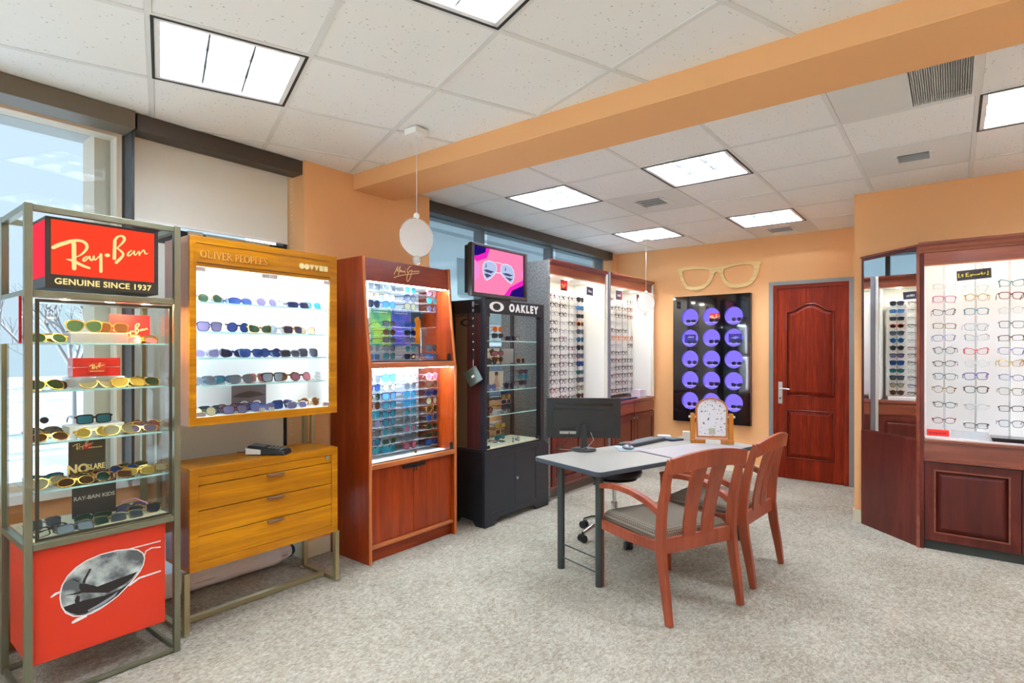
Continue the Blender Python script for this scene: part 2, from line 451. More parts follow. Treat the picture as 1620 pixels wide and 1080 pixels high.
grid(far_m0, far_mp, far_n0, far_np, 0, ((-1, 11), (-1, 7)), FAR, set(far_lights) | {(1, 2), (4, 0), (2, 5), (4, 2)})
grid(near_m0, near_mp, near_n0, near_np, AF, ((-4, 13), (-9, 9)), NEAR, set(near_lights))
tee = TEE.build('ceiling_grid', TEEM, ceil_)
# perimeter angle of the ceiling
# ------------------------------------------------------------------ troffers
TUBE = emit('fluorescent glow', (219, 234, 255), LAMP)
REFLW = plain('white reflector', (242, 242, 240), .4)
BLKT = plain('black trim', (40, 40, 38), .5)
def troffer_meshes(w, d):
    fr = MB()
    for a, b, c, e in ((-w/2, w/2, -d/2, -d/2+.012), (-w/2, w/2, d/2-.012, d/2), (-w/2, -w/2+.012, -d/2, d/2), (w/2-.012, w/2, -d/2, d/2)): fr.box(a, b, c, e, -.002, .02)
    tr = MB(); i = .012
    for a, b, c, e in ((-w/2+i, w/2-i, -d/2+i, -d/2+i+.022), (-w/2+i, w/2-i, d/2-i-.022, d/2-i), (-w/2+i, -w/2+i+.022, -d/2+i, d/2-i), (w/2-i-.022, w/2-i, -d/2+i, d/2-i)): tr.box(a, b, c, e, 0, .03)
    tr.box(-w/2+i, w/2-i, -d/2+i, d/2-i, .098, .102)
    for sx in (-1, 1):
        tr.box(sx*(w/2-i)-.002, sx*(w/2-i)+.002, -d/2+i, d/2-i, .02, .1); tr.box(-w/2+i, w/2-i, sx*(d/2-i)-.002, sx*(d/2-i)+.002, .02, .1)
    lv = MB(); W = w-2*i-.044; D = d-2*i-.044
    for k in (-1, 1):
        y = k*D/6
        lv.hexa([(-W/2, y-.004, .012), (W/2, y-.004, .012), (W/2, y+.004, .012), (-W/2, y+.004, .012)], [(-W/2, y-.016, .052), (W/2, y-.016, .052), (W/2, y+.016, .052), (-W/2, y+.016, .052)])
        x = k*W/6; lv.box(x-.0025, x+.0025, -D/2, D/2, .012, .052)
    tb = MB()
    for y in (-D/3, 0, D/3): tb.cyl((-W/2+.01, y, .08), (W/2-.01, y, .08), .013, n=10)
    return fr, tr, lv, tb
TM = {}
def troffer(label, x, y, rz, w=.6, d=.6):
    t = thing('ceiling_light', label, 'light', (x, y, H), rz, 'recessed ceiling lights')
    if (w, d) not in TM:
        fr, tr, lv, tb = troffer_meshes(w, d)
        TM[w, d] = (fr.mesh('frame', [BLKT]), tr.mesh('reflector', [REFLW]), lv.mesh('louver', [plain('louver grey', (84, 84, 82), .5)]), tb.mesh('tube', [TUBE]))
    for n, me in zip(('frame', 'reflector', 'louver', 'tube'), TM[w, d]):
        o = bpy.data.objects.new(n, me); COL.objects.link(o); o.parent = t
    return t
FL = ['square louvered ceiling light nearest the grey window blinds, above the wall screen', 'square louvered ceiling light in the middle of the far ceiling, above the desk', 'square louvered ceiling light in the far left corner, above the tall white bays',
      'square louvered ceiling light above the giant wooden glasses by the back wall', 'louvered ceiling light at the right edge, beside the air return grille']
for q, (i, j) in enumerate(far_lights):
    troffer(FL[q] if q < len(FL) else 'added louvered ceiling light out of view at right, %s of its row' % ORD[q-5], far_m0+(i+.5)*far_mp, far_n0+(j+.5)*far_np, 0, .598, .606)  # those past the named ones are added out of view to brighten the far room
NL = ['slanted square louvered ceiling light above the red sign case and the windows', 'slanted louvered ceiling light cut by the top edge of the picture']
for q, (i, j) in enumerate(near_lights):
    m = near_m0+(i+.5)*near_mp; n = near_n0+(j+.5)*near_np
    x, y = m*math.cos(AF)+n*math.sin(AF), -m*math.sin(AF)+n*math.cos(AF)
    if not (-3.1 < x < XR-.3 and YN+.3 < y < 2.1): continue
    troffer(NL[q] if q < 2 else 'added louvered ceiling light behind the viewer, %s of its kind' % ORD[q-2], x, y, -AF, .588, .583)  # all but the first two are unseen, added to light the room
# ------------------------------------------------------------------ air diffusers
def diffuser(label, x, y, w, d, slot=.22):
    t = thing('air_diffuser', label, 'vent', (x, y, H), 0, 'ceiling air vents')
    MB().prism(rect(-w/2, w/2, -d/2, d/2), .01, M=Matrix.Translation((x, y, 0)), holes=[rect(-slot/2, slot/2, -slot/2, slot/2)], z0=H+.002).build('face_plate', TEEM, t)
    h = slot/2
    k = MB().box(x-h, x+h, y-h, y+h, H+.05, H+.055)
    for a in ((x-h-.002, x-h, y-h, y+h), (x+h, x+h+.002, y-h, y+h), (x-h, x+h, y-h-.002, y-h), (x-h, x+h, y+h, y+h+.002)): k.box(*a, H+.01, H+.05)
    k.build('throat', plain('dark duct', (30, 28, 24), .8, spec=.1), t)
    for a in range(3):
        yy = y-h+.045+a*(2*h-.08)/2
        MB().hexa([(x-h, yy-.006, H-.006), (x+h, yy-.006, H-.006), (x+h, yy-.003, H-.006), (x-h, yy-.003, H-.006)],
                  [(x-h, yy+.006, H+.014), (x+h, yy+.006, H+.014), (x+h, yy+.009, H+.014), (x-h, yy+.009, H+.014)]).build('blade', TEEM, t)
    for sx in (-1, 1): MB().box(x+sx*(h+.010)-.010, x+sx*(h+.010)+.010, y-h-.02, y+h+.02, H-.008, H+.002).build('rim', TEEM, t)
    return t
diffuser('air vent with dark slots between the two lights above the tall white bays', far_m0+1.5*far_mp, far_n0+2.5*far_np, .585, .594)
diffuser('air vent with dark slots against the back wall, above the brown door', far_m0+2.5*far_mp, far_n0+5.5*far_np, .585, .594)
diffuser('small white air vent in front of the orange wall at right', far_m0+4.5*far_mp, far_n0+2.5*far_np, .585, .594, .17)
t = thing('return_grille', 'large ribbed air return grille beside the orange ceiling beam', 'vent', (-.045, 3.335, H))
MB().prism(rect(-.5+.003, -.19, 3.043, 3.637), .01, z0=H+.002).build('blank_panel', TEEM, t)
MB().prism(rect(-.19, .097, 3.043, 3.637), .012, holes=[rect(-.165, .072, 3.065, 3.61)], z0=H-.004).build('frame', TEEM, t)
MB().box(-.165, .072, 3.065, 3.61, H+.028, H+.13).build('backing', plain('grey duct', (120, 118, 112), .7), t)
for k in range(26):
    xx = -.160+k*.0090
    MB().hexa([(xx, 3.065, H-.002), (xx+.0016, 3.065, H-.002), (xx+.0016, 3.61, H-.002), (xx, 3.61, H-.002)], [(xx+.005, 3.065, H+.014), (xx+.0066, 3.065, H+.014), (xx+.0066, 3.61, H+.014), (xx+.005, 3.61, H+.014)]).build('slat', TEEM, t)
# ------------------------------------------------------------------ beam and walls
struct('trim_1', MB().box(-3.44, XR, 2.51, 2.895, 2.572, H+.02), WALL, .004)
struct('wall_left', MB().box(-3.8, -3.44, 2.12, 3.27, 0, H+.13).box(-3.8, -3.6, YN, .5, 0, .655).box(-3.8, -3.6, .5, 2.12, .34, .655).box(-3.8, -3.6, 3.27, 6.6, 0, .9)
       .box(-3.8, -3.62, YN, 2.12, 2.62, H+.13).box(-3.8, -3.62, 3.27, 6.6, 2.62, H+.13).box(-3.8, -3.52, 6.6, 6.75, 0, H+.13), WALL)
struct('wall_back', MB().box(-3.8, -.64, 6.75, 6.9, 0, H+.13), WALL)
struct('wall_right', MB().box(-.64, XR+.1, 5.38, 6.9, 0, H+.13).box(XR, XR+.1, YN, 5.38, 0, H+.13), WALL)
wf = MB().box(-3.8, XR+.1, YN-.1, YN, 0, .10).box(-3.8, XR+.1, YN-.1, YN, 2.62, H+.13)
for x in (-3.8, -1.5, .8, XR-.1): wf.box(x, x+.2, YN-.1, YN, .10, 2.62)
struct('wall_front', wf, WALL)
struct('sun_block', MB().box(-3.8, XR+.1, YN-.1, 6.9, H+.2, 7.5), WALLTAN)  # unseen mass added over the ceiling to keep sun off the left ground
struct('baseboard_left', MB().box(-3.45, -3.434, 2.114, 3.27, 0, .11).box(-3.66, -3.45, 2.108, 2.12, 0, .30), BASEB)
struct('baseboard_back', MB().box(-3.5, -1.625, 6.742, 6.75, 0, .1), BASEB)
struct('baseboard_right', MB().box(-.648, -.64, 5.372, 6.75, 0, .1).box(-.64, -.585, 5.372, 5.38, 0, .1), BASEB)
# ------------------------------------------------------------------ storefront windows
SILLW = plain('white sill', (236, 238, 240), .4)
def window(n, y0, y1, z0=.7, z1=2.62, frame=DARKFR, mid=()):
    w = MB().box(-3.76, -3.66, y0, y0+.025, z0, z1).box(-3.76, -3.66, y1-.025, y1, z0, z1).box(-3.76, -3.66, y0+.025, y1-.025, z0, z0+.03).box(-3.76, -3.66, y0+.025, y1-.025, z1-.03, z1)
    o = struct('window_%d' % n, w, frame)
    MB().box(-3.715, -3.709, y0+.025, y1-.025, z0+.03, z1-.03).build('pane', WGLASS, o)
    for z in mid: MB().box(-3.75, -3.66, y0+.025, y1-.025, z-.045, z+.045).build('transom', frame, o)
    MB().box(-3.8, -3.56, y0, y1, .655, .7).build('sill', SILLW, o)
    return o
window(1, -.45, 1.13, frame=plain('beige outer post', (222, 206, 186), .7))
for k, (a, b) in enumerate(((-3.6, -1.5), (-1.3, .8), (1.0, XR-.1))):  # unseen glazed front, added to let fill daylight into the room
    o = struct('window_%d' % (k+7), MB().box(a, a+.04, YN-.08, YN-.02, .10, 2.62).box(b-.04, b, YN-.08, YN-.02, .10, 2.62).box(a+.04, b-.04, YN-.08, YN-.02, .10, .14).box(a+.04, b-.04, YN-.08, YN-.02, 2.58, 2.62), DARKFR)
    MB().box(a+.04, b-.04, YN-.053, YN-.047, .14, 2.58).build('pane', WGLASS, o)
window(2, 1.15, 2.12, mid=(2.08,))
window(3, -2.05, -.47)
o = struct('window_10', MB().box(-3.76, -3.66, .5, .53, 0, .34).box(-3.76, -3.66, 2.09, 2.12, 0, .34).box(-3.76, -3.66, .53, 2.09, 0, .03), SILLW)
MB().box(-3.715, -3.709, .53, 2.09, .03, .34).build('pane', WGLASS, o)
window(4, 3.27, 4.20, .9)
window(5, 4.20, 5.41, .9)
window(6, 5.41, 6.6, .9)
struct('trim_2', MB().box(-3.60, -3.50, 1.126, 1.140, .7, 2.6), DARKFR)
# outside reveal posts
struct('trim_3', MB().box(-4.0, -3.80, 1.04, 1.13, 0, 2.7), plain('beige outer post', (222, 206, 186), .7))
# ------------------------------------------------------------------ valances and roller blinds
vv = thing('roller_blind', 'olive valance box over the big clear window at far left', 'blind', (-3.5, .2, 2.6), 0)
MB().box(-3.60, -3.44, YN+.02, 1.125, 2.588, H+.002).build('valance', VALO, vv, .003)
rb = thing('roller_blind', 'beige roller blind with dark valance beside the orange pillar, lowered', 'blind', (-3.5, 1.6, 2.1), 0)
MB().box(-3.58, -3.46, 1.14, 2.118, 2.59, H+.002).build('valance', VALD, rb, .003)
MB().box(-3.602, -3.598, 1.168, 2.09, 2.145, 2.66).build('cloth', BLIND, rb)
MB().box(-3.606, -3.594, 1.168, 2.09, 2.13, 2.145).build('hem_bar', plain('white hem bar', (235, 235, 230), .4), rb)
pts = [(-3.575, 2.105, 2.6-.03*k) for k in range(60)]
mb = MB()
for k, p in enumerate(pts): mb.sphere(p, .0035, 6)
mb.build('bead_chain', WHITEP, rb)
rb = thing('roller_blind', 'beige blind cloth between the walnut wall case and its drawer cabinet', 'blind', (-3.6, 1.6, .8), 0)
MB().box(-3.652, -3.648, 1.18, 2.085, .72, 2.03).build('cloth', BLIND, rb)
# window operator on the transom
op = thing('window_operator', 'silver window closer arm on the dark transom over the walnut case', 'hardware', (-3.6, 1.75, 2.06))
MB().box(-3.658, -3.62, 1.46, 1.55, 2.03, 2.125).build('bracket', SATIN, op, .004)
MB().box(-3.658, -3.61, 1.56, 1.97, 2.07, 2.118).build('housing', plain('tan metal', (168, 158, 138), .4, .4), op, .004)
MB().cyl((-3.63, 1.56, 2.045), (-3.63, 1.96, 2.035), .010).sphere((-3.625, 1.78, 2.05), .02).build('arm', CHROME, op)
SCREENC = pane('pale screen cloth', (.80, .86, .88), .3, body=(196, 206, 210), bodyfac=.16)
names = ['grey see-through roller blind behind the wall screen, next to the orange pillar', 'grey see-through roller blind behind the grey speckled panel', 'grey see-through roller blind above the right tall white bay']
for k, (a, b) in enumerate(((3.3, 4.18), (4.22, 5.39), (5.43, 6.57))):
    r_ = thing('roller_blind', names[k], 'blind', (-3.62, (a+b)/2, 2.6))
    MB().box(-3.622, -3.62, a, b, (1.7, 1.5, 1.9)[k], 2.6).build('cloth', SCREENC, r_)
    MB().box(-3.60, -3.50, 3.272 if k == 0 else a-.02, b+.02 if k < 2 else 6.598, 2.585, H+.002).build('valance', VALD, r_, .002)
# ------------------------------------------------------------------ outside
SNOW = speckle('snowy pavement', (138, 144, 154), (186, 192, 200), 1.2, .8)
struct('ground_outside', MB().box(-40, -3.85, -30, 40, -.12, -.02).box(-3.85, 30, -30, YN-.15, -.12, -.02), SNOW)
bl = thing('neighbour_building', 'pale building across the lot seen through the far blinds', 'building', (-16, 16, 0))
MB().box(-16, -13.0, 8, 30, 0, 8.5).build('wall', plain('pale cladding', (222, 226, 226), .8), bl)
MB().box(-13.0, -12.6, 8, 30, 5.2, 6.2).build('fascia', plain('grey fascia', (150, 156, 160), .7), bl)
MB().box(-13.02, -12.97, 13.6, 15.0, 3.3, 4.5).build('window_pane', plain('grey green pane', (120, 138, 138), .3), bl)
MB().box(-13.0, -12.5, 8, 30, 2.35, 2.75).build('band', plain('grey band', (126, 130, 128), .6), bl)
cp = thing('canopy', 'grey canopy soffit outside the big clear window', 'canopy', (-4.4, 0, 2.6))
MB().box(-4.03, -3.86, -8, 3.5, 2.62, 2.8).build('soffit', plain('pale soffit', (188, 188, 186), .8), cp)
cr = thing('parked_car', 'dark parked car glimpsed beside the red wood sunglasses cabinet', 'car', (-8.6, 9.2, 0))
def car():
    M = Matrix.Translation((-8.6, 9.2, 0))
    side = [(-2.1, .35), (-2.15, .75), (-1.9, .95), (-1.1, 1.05), (-.55, 1.5), (.9, 1.52), (1.6, 1.1), (2.1, 1.0), (2.2, .6), (2.1, .35)]
    MB().prism(side, 1.75, M=Matrix(((0, 0, 1, -9.5), (1, 0, 0, 9.2), (0, 1, 0, 0), (0, 0, 0, 1)))).build('body', plain('dark blue car paint', (38, 52, 70), .2, .3, .8), cr, .06)
    MB().prism([(-.85, 1.12), (-.45, 1.44), (.8, 1.46), (1.3, 1.12)], 1.78, M=Matrix(((0, 0, 1, -9.515), (1, 0, 0, 9.2), (0, 1, 0, 0), (0, 0, 0, 1)))).build('side_glass', plain('car glass', (20, 26, 32), .05), cr)
    for y in (-1.35, 1.35):
        for x in (-9.45, -7.8): MB().cyl((x, 9.2+y, .33), (x+.2, 9.2+y, .33), .33, n=20).build('wheel', BLACKM, cr)
car()
tr_ = [(-9.5, -1.2, 3.1), (-12, .6, 3.6), (-10.5, 2.6, 2.8), (-13.5, -3.0, 4.0)]
TW = plain('bare twigs', (150, 146, 150), .9)
for k, (x, y, h) in enumerate(tr_):
    mb = MB(); rr = random.Random(k+3)
    def br(p, d, L, r, lv):
        q = p+d*L; mb.cyl(p, q, r, r*.6, n=5, caps=False)
        if lv:
            for _ in range(4):
                br(p+d*L*rr.uniform(.5, 1), (d+Vector((rr.uniform(-.8, .8), rr.uniform(-.8, .8), rr.uniform(-.1, .6)))).normalized(), L*.62, r*.5, lv-1)
    br(Vector((x, y, 0)), Vector((0, 0, 1)), h*.45, .07, 4)
    tag(mb.build('bare_tree', TW), 'bare winter tree outside the clear window, %s from the left' % ORD[k], 'tree', 'bare trees outside the window')

# ------------------------------------------------------------------ door in the back wall
door = struct('door_1', MB().box(-1.62, -1.575, 6.715, 6.749, 0, 2.165).box(-.845, -.80, 6.715, 6.749, 0, 2.165).box(-1.575, -.845, 6.715, 6.749, 2.125, 2.165), plain('grey door casing', (126, 126, 122), .45))
MB().box(-1.575, -1.535, 6.722, 6.748, 0, 2.125).box(-.885, -.845, 6.722, 6.748, 0, 2.125).build('jamb', DOORW, door)
MB().box(-1.535, -.885, 6.722, 6.748, 2.085, 2.125).build('head_jamb', DOORWX, door)
arch = [(-1.44, .915), (-.985, .915), (-.985, 1.82), (-1.05, 1.835), (-1.11, 1.875), (-1.17, 1.905), (-1.255, 1.905), (-1.315, 1.875), (-1.375, 1.835), (-1.44, 1.82)]
low = [(-1.44, .235), (-.985, .235), (-.985, .755), (-1.44, .755)]
leaf = MB().prism(rect(-1.532, -.888, .008, 2.082), .014, M=FY(6.742), holes=[arch, low]).build('door_leaf', DOORW, door)
def raised(outer, M, d0, mat, nm, par, ins=.035, k=.55):
    cx = sum(p[0] for p in outer)/len(outer); cy = sum(p[1] for p in outer)/len(outer)
    xs = [p[0] for p in outer]; ys = [p[1] for p in outer]; w = max(xs)-min(xs); h = max(ys)-min(ys); mx, my = (max(xs)+min(xs))/2, (max(ys)+min(ys))/2
    inner = [(mx+(p[0]-mx)*(1-2*ins/w), my+(p[1]-my)*(1-2*ins/h)) for p in outer]
    n = len(outer); vs = [M @ Vector((p[0], p[1], 0)) for p in outer]+[M @ Vector((p[0], p[1], d0)) for p in inner]
    fs = [(i, (i+1) % n, n+(i+1) % n, n+i) for i in range(n)]+[tuple(range(n, 2*n))]
    return MB().add(vs, fs).build(nm, mat, par)
raised(arch, FY(6.745), .016, DOORW, 'upper_panel', door, .045)
raised(low, FY(6.745), .016, DOORW, 'lower_panel', door, .045)
# moulding beads round the panels
for pl in (arch, low):
    P = [FY(6.728) @ Vector((p[0], p[1], 0)) for p in pl]
    MB().tube(P, .009, 6, closed=True).build('panel_bead', plain('varnished bead', (112, 40, 30), .12, coat=.6), door)
hd = MB().box(-1.525, -1.482, 6.722, 6.728, .82, 1.06).build('handle_plate', SATIN, door, .002)
MB().cyl((-1.505, 6.722, .985), (-1.505, 6.68, .985), .009).tube([(-1.505, 6.682, .985), (-1.46, 6.68, .987), (-1.40, 6.684, .983)], [.009, .008, .007], 8).build('door_lever', SATIN, hd)
MB().cyl((-1.503, 6.7215, .88), (-1.503, 6.716, .88), .010).build('lock_cylinder', BLACKM, hd)

# ------------------------------------------------------------------ giant wooden glasses on the back wall
GO = [(-490, 148), (-467, 167), (-392, 178), (-261, 174), (-134, 155), (-50, 142), (56, 145), (161, 163), (271, 169), (371, 175), (492, 161), (504, 143), (485, 129), (477, 66), (447, -19), (402, -79), (333, -110), (240, -122), (161, -110), (105, -74), (64, -21), (44, 47), (24, 77), (-1, 85), (-26, 69), (-50, 4), (-92, -59), (-151, -101), (-236, -117), (-313, -113), (-374, -86), (-419, -18), (-445, 53), (-463, 124), (-485, 136)]
GL = [(-414, 132), (-348, 141), (-236, 138), (-117, 125), (-84, 107), (-75, 56), (-96, 0), (-142, -47), (-219, -71), (-296, -68), (-348, -53), (-383, -4), (-410, 76)]
GR = [(89, 113), (153, 127), (240, 142), (333, 145), (417, 131), (421, 71), (398, -7), (356, -52), (279, -74), (193, -72), (129, -43), (93, 10), (81, 68)]
mm = lambda L, k=.001: [(p[0]*k, p[1]*k) for p in L]
def smooth(L, it=1):
    for _ in range(it):
        o = []
        for i, p in enumerate(L):
            q = L[(i+1) % len(L)]; o += [(p[0]*.75+q[0]*.25, p[1]*.75+q[1]*.25), (p[0]*.25+q[0]*.75, p[1]*.25+q[1]*.75)]
        L = o
    return L
gg = MB().prism(mm(GO), .026, M=FY(6.746, -2.2, 2.25), holes=[smooth(mm(GL)), smooth(mm(GR))])
tag(gg.build('giant_glasses', wood('pale pine', (224, 184, 112), (246, 218, 156), 'x', 1.2, .5, .1, 12), bevel=.003), 'giant pale wooden glasses frame hung above the black lit panel', 'wall decoration')

# ------------------------------------------------------------------ hanging round mirrors
def hang(x, y, zc, r, label, rz, alpha):
    t = thing('hanging_disc', label, 'hanging mirror', (x, y, H), 0, 'hanging round discs')
    MB().box(x-.05, x+.05, y-.05, y+.05, H-.035, H-.0005).build('ceiling_plate', WHITEP, t, .004)
    MB().cyl((x, y, H-.03), (x, y, zc+r+.03), .0016, n=6).build('cord', plain('white cord', (235, 235, 235), .5), t)
    MB().sphere((x, y, zc+r+.014), .019, 12).build('top_bead', plain('pearl bead', (236, 232, 224), .2), t)
    MB().sphere((x, y, zc-r-.018), .026, 14).build('bottom_bead', pane('crystal bead', (.9, .92, .9), 1.2, 1.6, body=(230, 226, 216), bodyfac=.55), t)
    n = Vector((math.cos(rz), math.sin(rz), 0)); c = Vector((x, y, zc))
    u = Vector((-n.y, n.x, 0)); M = Matrix((( u.x, 0, n.x, c.x), (u.y, 0, n.y, c.y), (0, 1, 0, c.z), (0, 0, 0, 1)))
    MB().prism(circ(0, 0, r, 40), .004, M=M).build('disc', alpha, t)
    MB().tube([M @ Vector((p[0], p[1], .002)) for p in circ(0, 0, r, 40)], .003, 6, closed=True).build('rim', CHROME, t)
DISC = pane('frosted acrylic disc', (.94, .95, .95), .8, body=(244, 244, 240), bodyfac=.75)
DISC2 = pane('sheer acrylic disc', (.96, .97, .97), .8, body=(246, 246, 244), bodyfac=.6)
hang(-2.443, 2.221, 2.055, .112, 'white round disc on a cord hanging before the orange pillar', math.radians(-10), DISC)
hang(-2.719, 5.911, 1.94, .105, 'smaller-looking round disc on a cord before the right white bay', math.radians(-40), DISC2)
# ================================================================== DISPLAY FIXTURES ALONG THE WINDOW WALL
_s, _c = math.sin(math.radians(38.1)), math.cos(math.radians(38.1))
def Yc(px, X):
    """how far along the window wall a column of the photograph lies at depth X"""
    r = (px-810)/890; dx = -_s+r*_c; dy = _c+r*_s
    return X*dy/dx
def Zc(py, X, Y):
    return 1.4-(py-555)*(-_s*X+_c*Y)/890
STRIP = emit('display strip light', (255, 250, 244), CASE)
STRIPC = emit('display strip light cool', (226, 238, 255), CASE*1.5)
STRIPM = emit('cherry cabinet strip light', (214, 234, 255), CASE*6)
def bars(mb, segs, r=.015):
    for (a, b) in segs:
        x0, x1 = sorted((a[0], b[0])); y0, y1 = sorted((a[1], b[1])); z0, z1 = sorted((a[2], b[2]))
        mb.box(x0-(r if x0 == x1 else -r), x1+(r if x0 == x1 else -r), y0-(r if y0 == y1 else -r), y1+(r if y0 == y1 else -r), z0-(r if z0 == z1 else 0), z1+(r if z0 == z1 else 0))
    return mb
# ---------------------------------------------------------------- 1 steel-framed sunglasses case
case1 = thing('display_case', 'steel-framed glass case with red lit sign and red base at far left', 'display case', (-3.05, .83, 0))
x0, x1, y0, y1 = -3.25, -2.853, .564, 1.10
for x in (x0, x1):
    for y in (y0, y1): bars(MB(), [((x, y, 0), (x, y, 1.98))], .013).build('post', STEELG, case1, .0015)
for z in (1.965, 1.628, .625, .014):
    h = .0125 if z != .014 else .009
    for x in (x0, x1): MB().box(x-h, x+h, y0+.0145, y1-.0145, z-h, z+h).build('rail', STEELG, case1, .0015)
    for y in (y0, y1): MB().box(x0+.0145, x1-.0145, y-h, y+h, z-h, z+h).build('rail', STEELG, case1, .0015)
g = MB(); g.box(x1-.003, x1+.003, .586, 1.078, .645, 1.607)
g.build('glass_door', GLASS, case1)
MB().box(x1-.004, x1+.006, .586, .598, .645, 1.607).box(x1-.004, x1+.006, 1.068, 1.08, .645, 1.607).box(x1-.004, x1+.006, .598, 1.068, 1.595, 1.607).box(x1-.004, x1+.006, .598, 1.068, .645, .655).build('door_edge', plain('dark steel edge', (78, 76, 62), .35, .7), case1)
MB().box(x0+.02, x1-.02, y0-.003, y0+.003, .645, 1.61).build('side_glass', GLASS, case1)
MB().box(x0+.02, x1-.02, y1-.003, y1+.003, .645, 1.61).build('side_glass', GLASS, case1)
MB().cyl((x1+.006, .612, 1.125), (x1+.02, .612, 1.125), .013, n=16).cyl((x1+.02, .612, 1.125), (x1+.026, .612, 1.125), .011, n=16).build('door_lock', BLACKM, case1)
SH1 = [1.435, 1.24, 1.03, .835]
for z in SH1:
    MB().box(x0+.02, x1-.03, y0+.018, y1-.018, z-.008, z).box(x1-.03, x1-.028, y0+.018, y1-.018, z-.008, z, 1).build('shelf', [GLASS, GEDGE], case1)
MB().box(x0+.015, x1-.015, y0+.016, y1-.016, .627, .64).build('case_floor', plain('cream laminate', (238, 224, 186), .5), case1)
MB().box(x0+.02, x1-.02, y0+.018, y1-.018, 1.612, 1.62).build('case_ceiling', SATIN, case1)
for yy in (.70, .86, 1.0): MB().cyl((-2.93, yy, 1.606), (-2.93, yy, 1.6119), .016, n=14).build('spot_lamp', emit('warm spot', (255, 226, 170), CASE*16), case1)
MB().box(-3.19, -2.868, .572, 1.058, .15, .61).build('base_box', REDL, case1, .002)
MB().box(-2.8675, -2.8665, .590, 1.040, .162, .6).build('base_front', REDL, case1)
# aviator print on the base
MP = FX(-2.8664, .815, .385)
LO = [(-146, 34), (-139, 60), (-122, 90), (-93, 117), (-57, 135), (-8, 146), (50, 147), (96, 140), (130, 128), (151, 107), (158, 83), (152, 54), (140, 30), (116, 2), (89, -23), (56, -51), (24, -69), (-8, -84), (-39, -93), (-69, -93), (-102, -83), (-128, -59), (-142, -28), (-147, 5)]
SKYP = speckle('printed sky', (92, 98, 100), (206, 218, 214), 9, .5, .38, .56)
MB().prism(mm(LO), .0004, M=MP).build('lens_print', SKYP, case1)
pr = MB()
for P in ([(-135, -33), (-69, -29), (8, -34), (56, -28), (89, -16), (73, -41), (24, -66), (-20, -80), (-54, -86), (-84, -84), (-113, -66), (-131, -47)],
          [(-82, 46), (-63, 40), (-32, 21), (-20, 13), (37, 20), (130, 31), (110, 8), (76, -11), (18, -26), (-32, -9), (-69, 4), (-99, 5), (-134, 14), (-104, 12), (-78, 14), (-84, 30)],
          [(-48, 97), (-40, 95), (-60, 55), (-63, 40), (-73, 45), (-69, 58)], [(-106, 70), (-102, 72), (-82, 55), (-85, 53)], [(-99, -19), (-90, 0), (-81, -7), (-82, -35), (-96, -31)]):
    pr.prism(mm(P), .0003, M=MP, z0=.0005)
pr.build('aeroplane_print', BLACKI, case1)
MB().prism(mm([(-54, -75), (-20, -65), (31, -45), (56, -32), (43, -50), (8, -68), (-32, -79), (-51, -83)]), .0003, M=MP, z0=.0009).build('wing_highlight', plain('grey ink', (150, 156, 166), .5), case1)
wr = MB()
wr.ribbon([(p[0], p[1], 4.5) for p in LO+LO[:1]], MP, z0=.0012, th=.0003)
for P in ([(96, 140, 5), (221, 143, 5)], [(156, 92, 5), (163, 113, 5), (186, 121, 5), (221, 115, 5)], [(99, -19, 10), (137, 0, 8), (221, 5, 7)], [(-175, 22, 6), (-162, 30, 10), (-145, 33, 7)], [(-104, -107, 10), (-90, -102, 15), (-60, -98, 8)]):
    wr.ribbon(P, MP, z0=.0012, th=.0003)
wr.build('rim_print', WHITEI, case1)
# lit sign box
MB().box(-3.10, -2.872, .622, 1.031, 1.657, 1.945).build('sign_box', plain('black sign housing', (46, 44, 36), .35), case1, .002)
MB().box(-3.08, -2.88, .6205, .6225, 1.70, 1.93).build('sign_side', emit('red side glow', (255, 60, 80), .9), case1)
MB().box(-2.872, -2.8705, .640, 1.013, 1.712, 1.934).build('sign_face', emit('red sign glow', (255, 66, 42), 1.0), case1)
RBS = [[(-180, 19, 5.9), (-163, 32, 6.8), (-144, 42, 6.5), (-119, 55, 5.9), (-99, 61, 4.7), (-82, 60, 4.9), (-69, 51, 5.3), (-66, 34, 4.7), (-77, 14, 3.8), (-89, 1, 2.6), (-102, -8, 1.6)], [(-112, 46, 7.0), (-111, -58, 6.8)], [(-137, -23, 1.2), (-119, -24, 4.7), (-102, -33, 5.3), (-79, -44, 4.7), (-59, -50, 4.0)],
 [(-67, -2, 1.9), (-78, -11, 3.3), (-81, -22, 3.3), (-74, -23, 2.3), (-64, -9, 2.3), (-58, 1, 1.9)], [(-58, -1, 2.8), (-56, -14, 3.5), (-48, -18, 2.1), (-43, 3, 2.8)], [(-43, 3, 2.8), (-43, -11, 3.3), (-38, -14, 2.1), (-28, -1, 2.1), (-17, 13, 2.1)], [(-18, 13, 4.7), (-18, -60, 5.2)], [(3, 12, 6.6), (8, 13, 6.6)], [(33, 80, 5.4), (31, 2, 5.9)],
 [(33, 80, 4.7), (40, 96, 4.0), (54, 105, 3.0), (67, 102, 5.4), (70, 89, 4.9), (60, 72, 3.5), (45, 53, 2.1), (40, 48, 1.6)], [(42, 48, 2.3), (59, 36, 4.2), (66, 24, 4.0), (56, 7, 4.7), (38, -15, 5.2)], [(96, 46, 1.9), (84, 35, 3.0), (80, 21, 3.3), (89, 21, 2.1), (100, 34, 2.1), (107, 46, 1.9)], [(107, 44, 2.6), (106, 29, 2.8), (113, 27, 1.9), (124, 48, 1.9), (127, 39, 3.0), (127, 29, 2.8)], [(130, 36, 1.9), (143, 58, 2.3), (148, 45, 3.0), (151, 37, 2.6), (160, 42, 1.6)]]
